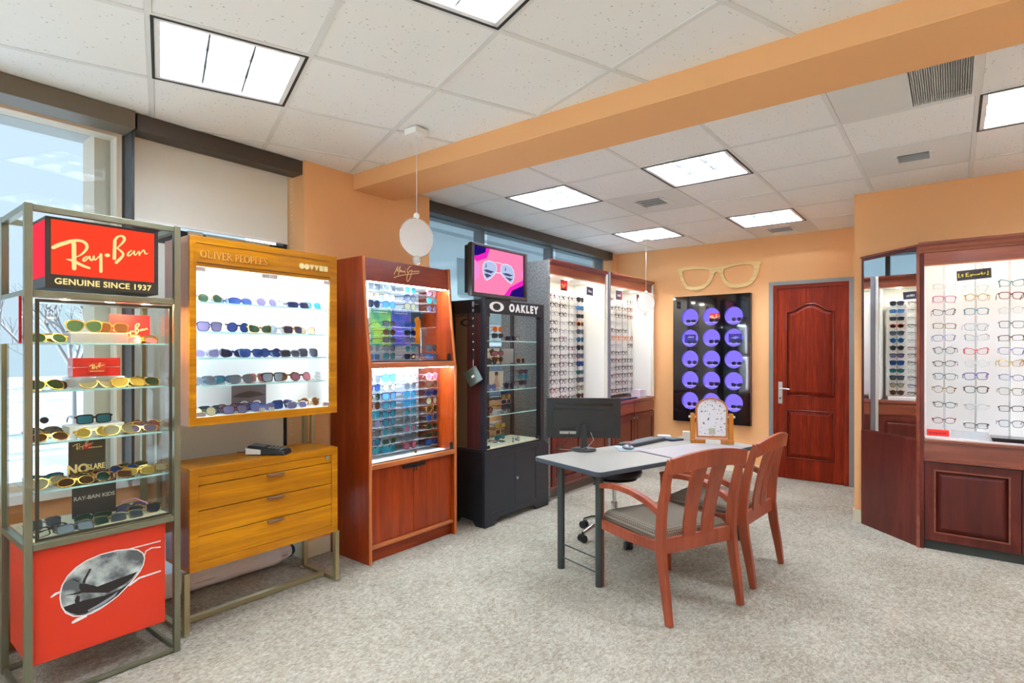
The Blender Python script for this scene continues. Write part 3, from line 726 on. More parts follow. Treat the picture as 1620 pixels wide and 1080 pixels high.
def marks(mb, M, w, h, z0=0, n=None):
    """a line of print too small to read"""
    rr = random.Random(int(w*1e4)); n = n or max(4, int(w/h*1.5)); x = -w/2
    for k in range(n):
        ww = w/n*rr.uniform(.5, .8); hh = h*rr.uniform(.6, 1)
        mb.prism(rect(x, x+ww, -h/2, -h/2+hh), .0004, M=M, z0=z0); x += w/n
    return mb
def script_logo(M, k, mat, par, nm='lettering', w=2.3, z0=0):
    mb = MB()
    for st in RBS:
        q = smooth_open([(a-(-10), b-20, c*w) for a, b, c in st]) if len(st) > 2 else [(a+10, b-20, c*w) for a, b, c in st]
        mb.ribbon(q, M, k=k, th=.0004, z0=z0)
    return mb.build(nm, mat, par)
def smooth_open(P):
    for _ in range(1):
        o = [P[0]]
        for i in range(len(P)-1):
            a, b = P[i], P[i+1]
            o += [tuple(a[j]*.75+b[j]*.25 for j in range(3)), tuple(a[j]*.25+b[j]*.75 for j in range(3))]
        P = o+[P[-1]]
    return P
script_logo(FX(-2.8704, .817, 1.82), .001, emit('cream glow', (255, 226, 150), .95), case1)
text_mb('GENUINE SINCE 1937', .034, FX(-2.8715, .826, 1.684), emit('cream glow', (255, 226, 150), .95), 'lettering', case1, bold=.0009, sx=1.03, spacing=1.06)
MB().box(-3.19, -2.875, .540, .549, 1.43, 1.615, 1).box(-2.875, -2.868, .540, .549, 1.43, 1.615, 0).build('side_mirror_panel', [plain('red acrylic', (190, 30, 34), .2), MIRROR], case1)
# inner white label on the left face of the base
marks(MB(), Matrix(((1, 0, 0, -2.90), (0, 0, -1, .5718), (0, 1, 0, .42), (0, 0, 0, 1))) @ Matrix.Rotation(PI/2, 4, 'Z'), .13, .014).build('side_print', WHITEI, case1)

# ---------------------------------------------------------------- boards leaning at far left
lb = MB().prism([(.12, .001), (.595, .001), (.636, .565), (.12, .60)], .012, M=FX(-3.42))
tag(lb.build('leaning_board', plain('taupe board', (146, 132, 116), .6)), 'grey brown board leaning at the left edge beside the red base', 'board')
lb = MB().hexa([(-3.50, .56, .001), (-3.47, .56, .001), (-3.47, .685, .001), (-3.50, .685, .001)], [(-3.56, .56, .62), (-3.53, .56, .62), (-3.53, .685, .62), (-3.56, .685, .62)])
tag(lb.build('leaning_board', wood('orange board', (150, 92, 40), (176, 118, 60), 'z')), 'narrow orange wood board standing behind the red base at the window sill', 'board')

# ---------------------------------------------------------------- 2 walnut wall case over drawers
wc = thing('display_case', 'amber walnut wall case with lit glass shelves and raised letters', 'display case', (-3.1, 1.62, 1.03))
Y0, Y1, Z0, Z1, XF, XB = 1.197, 2.036, 1.027, 1.972, -2.95, -3.25
b = MB()
b.hexa([(XF, Y0, Z0), (XF, Y1, Z0), (XF, 1.987, 1.068), (XF, 1.229, 1.068)], [(XB, Y0, Z0), (XB, Y1, Z0), (XB, Y1, 1.05), (XB, Y0, 1.05)])
MF = FX(XF-.02)
fr = MB().prism(rect(Y0, Y1, Z0, Z1), .02, M=MF, holes=[rect(1.229, 1.987, 1.068, 1.822)])
fr.build('front_frame', WALNUT, wc, .001)
for a, b_ in ((Y0, Y0+.018), (Y1-.018, Y1)): MB().box(XB, XF-.0205, a, b_, Z0, Z1).build('side_panel', wood('pale walnut side', (172, 104, 60), (196, 130, 84), 'z', 1, .3, .35, 12), wc)  # sides in a paler walnut than the front
MB().box(XB, XF-.0205, Y0+.018, Y1-.018, Z1-.02, Z1).build('top_panel', WALNUT, wc)
MB().box(XB, XF-.0205, Y0+.018, Y1-.018, Z0, Z0+.03).build('bottom_panel', WALNUT, wc)
MB().box(XB+.01, XB+.02, Y0+.018, Y1-.018, Z0+.03, Z1-.02).box(XB+.02, XF-.022, Y0+.018, Y0+.024, Z0+.03, Z1-.02).box(XB+.02, XF-.022, Y1-.024, Y1-.018, Z0+.03, Z1-.02).box(XB+.02, XF-.022, Y0+.024, Y1-.024, 1.055, 1.064).box(XB+.02, XF-.022, Y0+.024, Y1-.024, 1.845, 1.85).build('lining', WHITEL, wc)
MB().box(-3.0, -2.98, Y0+.04, Y1-.04, 1.836, 1.8449).build('light_strip', STRIPC, wc)
MB().box(XB+.03, XB+.05, Y0+.04, Y1-.04, 1.836, 1.8449).build('light_strip', STRIPC, wc)
MB().box(XF, XF+.003, 1.229, 1.987, 1.838, 1.842).box(XF, XF+.002, 1.225, 1.991, 1.936, 1.938).build('groove_line', plain('dark groove', (82, 46, 10), .6), wc)
for a, b_ in ((1.231, 1.606), (1.61, 1.985)): MB().box(XF-.008, XF-.003, a, b_, 1.07, 1.82).build('glass_door', GLASS, wc)
for y in (1.25, 1.585, 1.632, 1.965):
    for z in (1.808, 1.083) if y in (1.25, 1.965) else (1.808,): MB().box(XF-.01, XF+.003, y-.022, y+.022, z-.011, z+.011).build('door_hinge', plain('warm grey hinge', (176, 166, 156), .35, .5), wc)
SH2 = [1.65, 1.50, 1.365, 1.225]
for z in SH2: MB().box(XB+.025, XF-.03, Y0+.03, Y1-.03, z-.008, z).box(XF-.03, XF-.028, Y0+.03, Y1-.03, z-.008, z, 1).build('shelf', [pane('case shelf glass', (.95, .98, .985), .8, body=(226, 236, 240), bodyfac=.12), GEDGE], wc)
for y in (Y0+.034, Y1-.034): MB().box(XF-.04, XF-.028, y-.0025, y+.0025, 1.08, 1.82).build('light_bar', STRIPC, wc)
# raised serif letters
SER = {'O': [('e', .5, .5, .42, .5)], 'L': [('v', .2, 0, 1, .13), ('h', .05, .85, 0, .05), ('h', .02, .40, 1, .04), ('v', .83, 0, .22, .05)], 'I': [('v', .35, 0, 1, .13), ('h', .12, .6, 0, .04), ('h', .12, .6, 1, .04)],
 'V': [('l', .12, 1, .52, 0, .13), ('l', .52, 0, .9, 1, .06), ('h', 0, .28, 1, .04), ('h', .76, 1.02, 1, .04)], 'E': [('v', .2, 0, 1, .13), ('h', .05, .75, 0, .05), ('h', .05, .75, 1, .05), ('h', .2, .6, .5, .05), ('v', .75, 0, .2, .05), ('v', .75, .8, 1, .05), ('v', .6, .4, .6, .04)],
 'R': [('v', .2, 0, 1, .13), ('h', .05, .38, 0, .04), ('a', .25, .74, .38, .24, .26), ('h', .05, .3, 1, .05), ('l', .42, .5, .92, 0, .12), ('h', .82, 1.02, 0, .04)], 'P': [('v', .2, 0, 1, .13), ('h', .05, .38, 0, .04), ('a', .25, .72, .40, .28, .28), ('h', .05, .3, 1, .05)],
 'S': [('s',)], ' ': []}
WID = {'O': 1.0, 'L': .78, 'I': .5, 'V': .9, 'E': .74, 'R': .88, 'P': .74, 'S': .62, ' ': .4}
mb = MB(); cx = 0; hgt = 34; wdt = 33.0
tot = sum(WID[ch] for ch in 'OLIVER PEOPLES')*wdt
ML = FX(XF, 1.245, 1.868)
for ch in 'OLIVER PEOPLES':
    P = lambda x, y: (cx+x*wdt*.92, y*hgt)
    for q in SER[ch]:
        if q[0] == 'v': a = P(q[1], q[2]); c = P(q[1], q[3]); mb.ribbon([(a[0], a[1]+1, q[4]*hgt), (c[0], c[1]-1, q[4]*hgt)], ML, th=.004)
        elif q[0] == 'h': a = P(q[1], q[3]); c = P(q[2], q[3]); mb.ribbon([(a[0], a[1], q[4]*hgt), (c[0], c[1], q[4]*hgt)], ML, th=.004)
        elif q[0] == 'l': a = P(q[1], q[2]); c = P(q[3], q[4]); mb.ribbon([(a[0], a[1], q[5]*hgt), (c[0], c[1], q[5]*hgt)], ML, th=.004)
        elif q[0] == 'e':
            L = [P(q[1]+q[3]*math.cos(2*PI*i/20), q[2]+q[4]*math.sin(2*PI*i/20)) for i in range(21)]
            mb.ribbon([(p[0], p[1], (1.6+3.4*abs(math.cos(2*PI*i/20)))) for i, p in enumerate(L)], ML, th=.004)
        elif q[0] == 'a':
            L = [P(q[1]+q[3]*math.cos(PI*(i/10-.5)), q[2]+q[4]*math.sin(PI*(i/10-.5))) for i in range(11)]
            mb.ribbon([(p[0], p[1], (1.6+3.0*abs(math.cos(PI*(i/10-.5))))) for i, p in enumerate(L)], ML, th=.004)
        elif q[0] == 's':
            L = [(.62, .86), (.5, .99), (.25, .98), (.12, .8), (.2, .62), (.5, .45), (.64, .25), (.5, .04), (.25, .01), (.1, .16)]
            mb.ribbon([(P(*p)[0], P(*p)[1], w_) for p, w_ in zip(L, (2, 2, 2.4, 3, 4, 4.6, 3.6, 2.4, 2, 2))], ML, th=.004)
    cx += WID[ch]*wdt
mb.build('raised_lettering', plain('pale gold letters', (222, 168, 90), .35, .3), wc)
mb = MB(); cream = plain('cream shapes', (226, 206, 150), .4)
MS = FX(XF+.0005, 0, 0)
for i, y in enumerate((1.800, 1.832, 1.864, 1.896, 1.928, 1.957)):
    z = 1.888
    if i < 2: L = circ(y, z, .0165, 18)
    elif i < 4: L = [(y-.0165, z+.015), (y, z-.017), (y+.0165, z+.015)]
    else: L = rect(y-.0125, y+.0125, z-.0155, z+.0155)
    mb.prism(L, .004, M=MS)
mb.build('raised_symbols', cream, wc)
# drawer cabinet
dc = thing('drawer_cabinet', 'amber walnut three-drawer cabinet on brass-coloured metal legs', 'cabinet', (-3.1, 1.62, 0))
D0, D1, Dz0, Dz1, DB = 1.197, 2.041, .305, .817, -3.24
MB().prism(rect(D0, D1, Dz0, Dz1), .02, M=FX(XF-.02), holes=[rect(1.238, 2.001, .347, .776)]).build('front_frame', WALNUT, dc, .001)
MB().box(DB, XF-.0205, D0, D1, Dz1-.022, Dz1).build('top', WALNUT, dc)
MB().box(DB, XF-.0205, D0, D1, Dz0, Dz0+.02).build('bottom', WALNUT, dc)
for a, b_ in ((D0, D0+.02), (D1-.02, D1)): MB().box(DB, XF-.0205, a, b_, Dz0+.02, Dz1-.022).build('side_panel', wood('reddish walnut side', (136, 66, 40), (170, 96, 62), 'z', 1, .28, .4, 12), dc)
MB().box(DB, DB+.01, D0+.02, D1-.02, Dz0+.02, Dz1-.022).box(XF-.05, XF-.03, 1.24, 2.0, .34, .78).build('carcass', BLACKM, dc)
MB().box(XF-.03, XF-.004, 1.2395, 1.9995, .730, .7745).build('lock_rail', WALNUT, dc, .0008)
MB().cyl((XF-.004, 1.968, .762), (XF+.004, 1.968, .762), .012, n=16).build('lock', SATIN, dc)
for a, b_ in ((.604, .726), (.477, .600), (.3485, .473)):
    d = MB().box(XF-.03, XF-.004, 1.2395, 1.9995, a, b_).build('drawer', WALNUT, dc, .0008)
    MB().box(XF-.004, XF+.017, 1.595, 1.688, b_-.014, b_-.001).build('handle', plain('taupe metal pull', (132, 98, 72), .4, .3), d, .002)
for y in (1.188, 2.043):
    leg = MB(); leg.box(-2.985, -2.955, y-.013, y+.013, .006, .305); leg.box(-3.325, -3.295, y-.013, y+.013, .006, 1.0 if y > 2 else 1.0); leg.box(-3.295, -2.985, y-.013, y+.013, .006, .022)
    leg.build('leg_frame', BRASSM, dc, .001)
MB().box(-3.105, -3.075, 1.201, 2.03, .006, .032).build('floor_rail', BRASSM, dc, .001)
for x, y in ((-2.97, 1.188), (-2.97, 2.043), (-3.31, 1.188), (-3.31, 2.043)): MB().cyl((x, y, 0), (x, y, .006), .028, n=18).build('foot', SATIN, dc)
for y, x in ((1.215, -3.19), (2.02, -3.19)): MB().box(x-.013, x+.013, y-.012, y+.012, Dz1, 1.027).build('upright', BRASSM, dc, .001)
# card terminal
ct = thing('card_terminal', 'black and white card payment terminal on top of the walnut drawers', 'card reader', (-3.05, 1.66, .8175), math.radians(127.7))
ct.scale = (1.3, 1.3, 1.2)
def local(mb, name, mats, par, bevel=0):
    o = bpy.data.objects.new(name, mb.mesh(name, mats if isinstance(mats, list) else [mats])); COL.objects.link(o); o.parent = par
    if bevel:
        b = o.modifiers.new('bevel', 'BEVEL'); b.width = bevel; b.segments = 2; b.limit_method = 'ANGLE'
    return o
local(MB().hexa([(-.04, -.085, .0), (.04, -.085, 0), (.038, .085, 0), (-.038, .085, 0)], [(-.04, -.08, .022), (.04, -.08, .022), (.038, .08, .045), (-.038, .08, .045)]), 'body', BLACKP, ct, .006)
local(MB().hexa([(-.0405, .02, .004), (.0405, .02, .004), (.0395, .086, .004), (-.0395, .086, .004)], [(-.0405, .02, .026), (.0405, .02, .026), (.0395, .086, .034), (-.0395, .086, .034)]), 'white_band', WHITEP, ct, .002)
local(MB().hexa([(-.03, .01, .0365), (.03, .01, .0365), (.03, .07, .0435), (-.03, .07, .0435)], [(-.03, .01, .0375), (.03, .01, .0375), (.03, .07, .0445), (-.03, .07, .0445)]), 'screen', plain('dim screen', (70, 84, 108), .1), ct)
kk = [local(MB().box(-.006, .006, -.005, .005, 0, .004), 'key', plain('grey keys', (120, 128, 120), .5), ct, .001)]
kk[0].location = (-.02, -.06, .0245)
for i in range(1, 12):
    o = kk[0].copy(); COL.objects.link(o); o.parent = ct; o.location = (-.02+.02*(i % 3), -.06+.017*(i//3), .0245+.0024*(i//3)); kk.append(o)
cable = MB().tube([(-3.13, 1.63, .83), (-3.17, 1.60, .838), (-3.19, 1.58, .822), (-3.22, 1.575, .8195), (-3.238, 1.57, .819)], .0025, 6)
cable.build('cable', BLACKM, ct)
# bolster on the floor
bo = thing('bolster', 'long pale grey draught bolster lying on the carpet under the drawers', 'bolster', (-3.52, 1.5, 0))
mb = MB(); P = []; R_ = []
for k in range(13):
    t_ = k/12; P.append((-3.50+.0*t_, .72+t_*1.33, .068)); R_.append(.066*(.55 if k in (0, 12) else 1)+random.uniform(-.003, .003))
mb.tube(P, R_, 18, smooth=True)
mb.build('cover', plain('pale grey fleece', (236, 233, 238), .9, bump=(60, .5)), bo)
MB().tube([(-3.437, y, .062+.002*math.sin(y*20)) for y in [.75+.05*i for i in range(26)]], .0022, 5).build('seam', plain('seam thread', (150, 146, 150), .8), bo)
MB().tube([(-3.50, 2.045, .068), (-3.50, 2.07, .068)], [.045, .03], 12).build('end_cap', plain('dark blue cloth', (52, 60, 80), .9), bo)

# ---------------------------------------------------------------- 3 red cherry sunglasses cabinet
ch = thing('display_cabinet', 'tall red cherry cabinet with two lit glass compartments of sunglasses', 'display cabinet', (-3.2, 2.72, 0))
side = [(-3.0, 0), (-3.0, 1.27), (-3.012, 1.36), (-3.04, 1.6), (-3.062, 1.85), (-3.072, 2.03), (-3.42, 2.03), (-3.42, 0)]
MYZ = lambda y: Matrix(((1, 0, 0, 0), (0, 0, 1, y), (0, 1, 0, 0), (0, 0, 0, 1)))
for y in (2.31, 3.108): MB().prism(side, .024, M=MYZ(y)).build('side_panel', CHERRY, ch, .002)
for y in (2.3095, 3.1075): MB().tube([(a[0]+.001, y+.0125, a[1]) for a in side[:6]], .0125, 4, up=(0, 1, 0)).build('edge_band', CHEDGE, ch)
MB().box(-3.41, -3.395, 2.334, 3.108, .02, 2.0).build('back_panel', WHITEL, ch)
MB().hexa([(-3.09, 2.334, 1.868), (-3.062, 2.334, 1.868), (-3.062, 3.108, 1.868), (-3.09, 3.108, 1.868)], [(-3.1, 2.334, 2.022), (-3.074, 2.334, 2.022), (-3.074, 3.108, 2.022), (-3.1, 3.108, 2.022)]).build('header_panel', CHERRYH, ch)
MB().box(-3.395, -3.1, 2.334, 3.108, 2.0, 2.02).build('top_panel', CHERRY, ch)
MB().box(-3.395, -3.02, 2.334, 3.108, 1.287, 1.318).build('middle_shelf', CHERRYH, ch)
MB().box(-3.03, -2.992, 2.3345, 3.1075, 1.283, 1.324).build('middle_rail', CHEDGEH, ch, .006)
MB().box(-3.395, -3.02, 2.334, 3.108, .625, .645).build('lower_deck', WHITEL, ch)
MB().box(-3.02, -2.988, 2.3345, 3.1075, .618, .652).build('deck_rail', CHEDGEH, ch, .006)
for z0_, z1_, x_ in ((1.33, 1.866, -3.035), (.655, 1.282, -3.012)):
    for a, b_ in ((2.336, 2.72), (2.724, 3.106)): MB().box(x_-.003, x_+.002, a, b_, z0_, z1_).build('glass_door', GLASS, ch)
    MB().box(x_-.006, x_+.004, 2.336, 3.106, z0_-.012, z0_+.002).build('door_track', BLACKM, ch)
    MB().cyl((x_+.002, 2.722, z0_+.03), (x_+.01, 2.722, z0_+.03), .010, n=14).build('door_lock', GOLD, ch)
    MB().box(x_+.002, x_+.008, 3.07, 3.10, z0_, z0_+.05).build('door_clip', BLACKM, ch)
    MB().box(x_-.045, x_-.03, 2.36, 3.09, z1_-.004, z1_+.002).build('light_strip', STRIPM, ch)
for (y, x, a, b_) in ((2.350, -3.06, 1.36, 1.85), (2.350, -3.04, .68, 1.26)):
    MB().box(x-.006, x, y-.003, y+.003, a, b_).build('light_bar', STRIPC, ch)
MB().box(-3.395, -3.11, 2.334, 3.108, 1.87, 1.878).build('upper_ceiling', WHITEL, ch)
MB().box(-3.395, -3.03, 2.334, 3.108, 1.2825, 1.2865).build('lower_ceiling', WHITEL, ch)
MB().box(-3.394, -3.05, 2.3345, 2.338, .655, 1.282).box(-3.394, -3.06, 2.3345, 2.338, 1.33, 1.866).build('side_lining', WHITEL, ch)
for a, b_ in ((2.336, 2.5), (2.502, 2.7195)): pass
dd = []
for a, b_ in ((2.338, 2.7205), (2.7235, 3.104)):
    d = MB().box(-3.045, -3.027, a, b_, .115, .612).build('door', CHERRY, ch, .001)
    n_ = 3
    for k in range(1, n_): MB().box(-3.0268, -3.0262, a+(b_-a)*k/n_-.0008, a+(b_-a)*k/n_+.0008, .118, .61).build('veneer_joint', plain('dark joint', (92, 28, 10), .6), d)
MB().box(-3.026, -3.016, 2.62, 2.83, .578, .600).build('latch_bar', BLACKM, ch)
for y in (2.712, 2.732): MB().cyl((-3.016, y, .582), (-3.004, y, .582), .006, n=10).box(-3.006, -3.004, y-.004, y+.004, .55, .576).build('key', BLACKM, ch)
MB().box(-3.045, -3.006, 2.3345, 3.1075, .088, .112).build('bottom_rail', CHEDGEH, ch, .004)
MB().box(-3.06, -3.035, 2.334, 3.108, 0, .087).build('plinth', CHERRYH, ch)
MJ = [[(-122, -16), (-105, 13), (-80, 51), (-93, 24), (-94, 3), (-78, 27), (-57, 54), (-74, 16), (-83, -15)], [(-82, -7), (-67, 20), (-63, 4), (-57, 28), (-53, 15), (-51, 3), (-40, 20), (-34, 6), (-23, 24), (-21, 4)], [(-17, 34), (-14, 33)], [(40, 62), (20, 52), (2, 28), (-2, 13), (9, 9), (37, 34), (43, 25), (35, -4), (15, -42), (-2, -57), (-11, -45), (-2, -12), (11, 5)], [(-125, -40), (-82, -23), (-19, -7), (41, 4), (110, 16)], [(48, 30), (59, 17), (72, 33), (79, 19), (90, 35), (99, 21), (110, 37), (116, 25)]]
mb = MB(); MM_ = FX(-3.0675, 2.70, 1.95) @ Matrix.Rotation(math.radians(-4.4), 4, 'X')
for st in MJ:
    q = smooth_open([(a, b, 4.0) for a, b in st]) if len(st) > 2 else [(a, b, 4.0) for a, b in st]
    mb.ribbon(q, MM_, th=.002)
mb.build('lettering', plain('gold script', (250, 214, 140), .3, .2), ch)
# posters inside the upper compartment
def poster(name, lab_, M, w, h, base, par_label, texts=(), shapes=()):
    t_ = thing(name, lab_, 'poster', M.translation)
    t_.matrix_basis = Matrix.Translation(M.translation)
    MB().prism(rect(-w/2, w/2, -h/2, h/2), .002, M=M).build('card', base, t_)
    for (s, size, x, y, mt) in texts: marks(MB(), M @ Matrix.Translation((x, y, .0022)), .13, .012).build('print', mt, t_)
    for (P, mt, z) in shapes: MB().prism(P, .0004, M=M, z0=.0022+z*.0003).build('print', mt, t_)
    return t_
GRN = speckle('green photo print', (30, 150, 120), (150, 200, 60), 9, .4, .4, .6); BLU = speckle('blue photo print', (40, 90, 170), (110, 90, 200), 9, .4, .4, .6); TEALP = plain('teal photo print', (40, 92, 110), .4)
poster('photo_card', 'green photo card behind the sunglasses in the red cherry cabinet', FX(-3.35, 2.69, 1.575), .185, .27, GRN, '', [('', 0, 0, .115, WHITEI)], [([(-.08, -.12), (.08, -.12), (.06, -.02), (-.04, .04)], plain('lime print', (170, 210, 70), .4), 0)])
poster('photo_card', 'blue photo card behind the sunglasses in the red cherry cabinet', FX(-3.35, 2.885, 1.575), .185, .27, BLU, '', [('', 0, 0, .115, WHITEI)], [([(-.06, -.12), (.05, -.12), (.02, -.02), (-.05, 0)], plain('violet print', (90, 70, 210), .4), 0)])
poster('photo_card', 'dark teal photo card with an orange shape in the cherry cabinet', FX(-3.35, 3.042, 1.575), .118, .27, TEALP, '', [], [([(-.03, -.12), (.04, -.12), (.045, .06), (.02, .1), (-.02, .08)], plain('orange print', (240, 140, 20), .4), 0)])

# ---------------------------------------------------------------- 4 charcoal case
ok = thing('display_case', 'charcoal case with glass doors and white lettering under the wall screen', 'display case', (-3.05, 3.76, 0))
OX, OB, O0, O1 = -2.90, -3.27, 3.355, 4.165
MB().prism(rect(O0, O1, 1.70, 1.812), .02, M=FX(OX-.02)).build('header', CHARC, ok, .001)
MB().box(OB, OX-.0205, O0, O1, 1.79, 1.812).build('top_panel', CHARC, ok)
MB().box(OB, OX-.0205, O0, O0+.012, 1.70, 1.79).build('side_header', BLACKM, ok)
for y in (O0, O1-.05): MB().box(OX-.05, OX, y, y+(.024 if y == O0 else .05), .61, 1.70).build('front_post', CHARC, ok, .001)
for y in (O0, O1-.024): MB().box(OB, OB+.03, y, y+.024, .61, 1.79).build('rear_post', CHARC, ok)
MB().box(OB+.03, OX-.05, O0+.004, O0+.008, .61, 1.70).build('side_glass', GLASS, ok)
MB().box(OB+.03, OB+.16, O0+.02, O0+.024, .612, 1.70).build('tan_inner_panel', plain('tan inner panel', (132, 104, 78), .5), ok)
MB().box(OB+.16, OX-.055, O0+.02, O0+.024, .612, 1.70).build('plum_inner_panel', wood('plum inner panel', (86, 36, 36), (112, 60, 60), 'z'), ok)
text_mb('OAKLEY', .035, Matrix(((1, 0, 0, -3.13), (0, 0, -1, O0+.0035), (0, 1, 0, 1.69), (0, 0, 0, 1))), BLACKI, 'side_lettering', ok, .0006, .001, 1.25, spacing=1.1)
MB().prism(circ(0, 0, .07, 28, .032), .0006, M=Matrix(((1, 0, 0, -3.10), (0, 0, -1, O0+.0035), (0, 1, 0, 1.63), (0, 0, 0, 1))), holes=[circ(0, 0, .04, 24, .02)]).build('side_emblem', BLACKI, ok)
for a, b_ in ((3.382, 3.745), (3.749, 4.112)): MB().box(OX-.016, OX-.011, a, b_, .632, 1.696).build('glass_door', GLASS, ok)
for y in (3.40, 4.09):
    for a, b_ in ((1.672, 1.699), (.622, .645)): MB().box(OX-.02, OX-.006, y-.022, y+.022, a, b_).build('door_hinge', BLACKM, ok)
SH4 = [1.485, 1.285, 1.075, .875]
for z in SH4: MB().box(OB+.035, OX-.05, O0+.03, O1-.03, z-.008, z).box(OX-.05, OX-.048, O0+.03, O1-.03, z-.008, z, 1).build('shelf', [GLASS, GEDGE], ok)
MB().box(OB+.03, OX-.022, O0+.025, O1-.05, .61, .622).build('case_floor', plain('warm cream deck', (232, 222, 190), .5), ok)
MB().box(OB+.01, OX-.022, O0, O1, .598, .61).build('deck', CHARC, ok)
MB().box(OX-.07, OX-.055, 3.45, 4.05, 1.780, 1.7895).build('light_strip', STRIP, ok)
MB().box(OB+.031, OB+.035, 3.75, 3.80, .62, 1.79).box(OB+.03, OB+.034, 3.50, 3.60, .62, 1.79).build('back_mullion', CHARC, ok)
MB().cyl((OX-.012, 3.76, .655), (OX+.002, 3.76, .655), .011, n=14).build('door_lock', SATIN, ok)
bb = [(3.352, 0), (3.47, 0), (3.50, .035), (3.54, .055), (3.98, .055), (4.02, .035), (4.05, 0), (4.235, 0), (4.235, .55), (4.165, .598), (3.352, .598)]
MB().prism(bb, .02, M=FX(OX-.02), holes=[rect(3.445, 4.04, .105, .555)]).build('base_front', CHARC, ok, .001)
MB().prism([(OX-.021, 0), (OX-.10, 0), (OX-.13, .04), (-3.16, .05), (-3.20, 0), (OB, 0), (OB, .598), (OX-.021, .598)], .02, M=MYZ(3.3525)).build('base_side', BLACKM, ok)
MB().box(OB, OX-.021, 4.21, 4.235, 0, .55).build('base_side', CHARC, ok)
for a, b_ in ((3.4465, 3.744), (3.7465, 4.0385)): MB().box(OX-.018, OX-.003, a, b_, .1065, .5535).build('base_door', CHARC, ok, .001)
MB().cyl((OX-.003, 3.77, .33), (OX+.006, 3.77, .33), .011, n=14).build('base_lock', SATIN, ok)
text_mb('OAKLEY', .086, FX(OX+.0005, 3.862, 1.755), WHITEI, 'lettering', ok, .003, .0045, .98, spacing=1.42)
MB().prism(circ(0, 0, .090, 32, .040), .003, M=FX(OX+.0005, 3.497, 1.757), holes=[circ(0, 0, .050, 28, .028)]).build('emblem', WHITEI, ok)

# ---------------------------------------------------------------- wall screen
tv = thing('display_screen', 'black-framed screen showing silver aviators on pink, above the charcoal case', 'screen', (-2.98, 3.6, 1.82), 0)
MB().prism(rect(-.355, .37, -.213, .205), .035, M=FX(-2.975, 3.60, 2.045), holes=[rect(-.325, .337, -.182, .185)]).build('bezel', plain('dark bezel', (58, 52, 52), .35), tv, .003)
MB().box(-2.990, -2.9755, 3.25, 3.965, 1.838, 2.246).build('back_shell', BLACKP, tv, .003)
MB().box(-3.045, -2.992, 3.27, 3.90, 1.86, 2.24).build('rear_housing', BLACKP, tv, .008)
MB().box(-3.06, -2.96, 3.48, 3.76, 1.812, 1.838).build('stand', BLACKP, tv, .003)
MV = FX(-2.965, 3.60, 2.05)
PINK = emit('screen pink', (250, 132, 178), .92); NAVY = emit('screen navy', (34, 18, 110), .9); MAG = emit('screen magenta', (240, 40, 190), .9); LILAC = emit('screen lilac', (244, 140, 214), .9); SLV = emit('screen silver', (176, 192, 226), .95); SLD = emit('screen slate', (84, 80, 120), .8); WHT = emit('screen white', (236, 236, 250), .95)
MB().prism(rect(-.325, .337, -.187, .18), .001, M=MV).build('picture', PINK, tv)
MB().prism(mm([(-325, 180), (-110, 180), (-150, 100), (-325, 40)]), .0003, M=MV, z0=.0012).build('picture_magenta', MAG, tv); q = MB().prism(mm([(337, -30), (337, -187), (70, -187), (150, -110)]), .0003, M=MV, z0=.0012); q.build('picture_magenta', MAG, tv)
q = MB().prism(mm([(-325, 90), (-230, 30), (-240, -60), (-325, -120)]), .0003, M=MV, z0=.0014); q.prism(mm([(337, 60), (300, 20), (337, -20)]), .0003, M=MV, z0=.0014); q.build('picture_lilac', LILAC, tv)
MB().prism(mm([(-325, 180), (-160, 180), (-167, 144), (-266, 107), (-325, 100)]), .0003, M=MV, z0=.0016).build('picture_navy', NAVY, tv); q = MB().prism(mm([(337, -78), (337, -187), (145, -187), (177, -137)]), .0003, M=MV, z0=.0016); q.build('picture_navy', NAVY, tv)
TL = [(-196, 46), (-174, 68), (-124, 81), (-72, 78), (-31, 57), (-27, 19), (-49, -17), (-102, -56), (-153, -80), (-174, -68), (-196, -33), (-203, 8)]
TR = [(31, 60), (66, 78), (121, 78), (169, 66), (201, 35), (210, -4), (197, -45), (169, -78), (121, -63), (73, -33), (34, -13), (27, 25)]
q = MB(); q.prism(mm(TL), .0003, M=MV, z0=.002); q.prism(mm(TR), .0003, M=MV, z0=.002); q.build('picture_lenses', SLV, tv)
q = MB()
for P in ([(-190, 0), (-150, 8), (-60, 0), (-100, -18), (-160, -14)], [(-185, -30), (-150, -25), (-90, -35), (-150, -60)], [(-160, 60), (-152, 30), (-170, 20)], [(50, 0), (110, 5), (195, -5), (150, -18), (90, -16)], [(80, -28), (190, -35), (150, -58)], [(90, 60), (98, 30), (80, 20)]): q.prism(mm(P), .0002, M=MV, z0=.0025)
q.build('picture_reflections', SLD, tv)
q = MB()
for L in (TL, TR): q.ribbon([(a, b, 6) for a, b in L+L[:1]], MV, z0=.0028, th=.0002)
q.ribbon([(-49, 79, 5), (42, 78, 5)], MV, z0=.0028, th=.0002).ribbon([(-34, -4, 7), (34, -4, 7)], MV, z0=.0028, th=.0002)
q.build('picture_rims', WHT, tv)

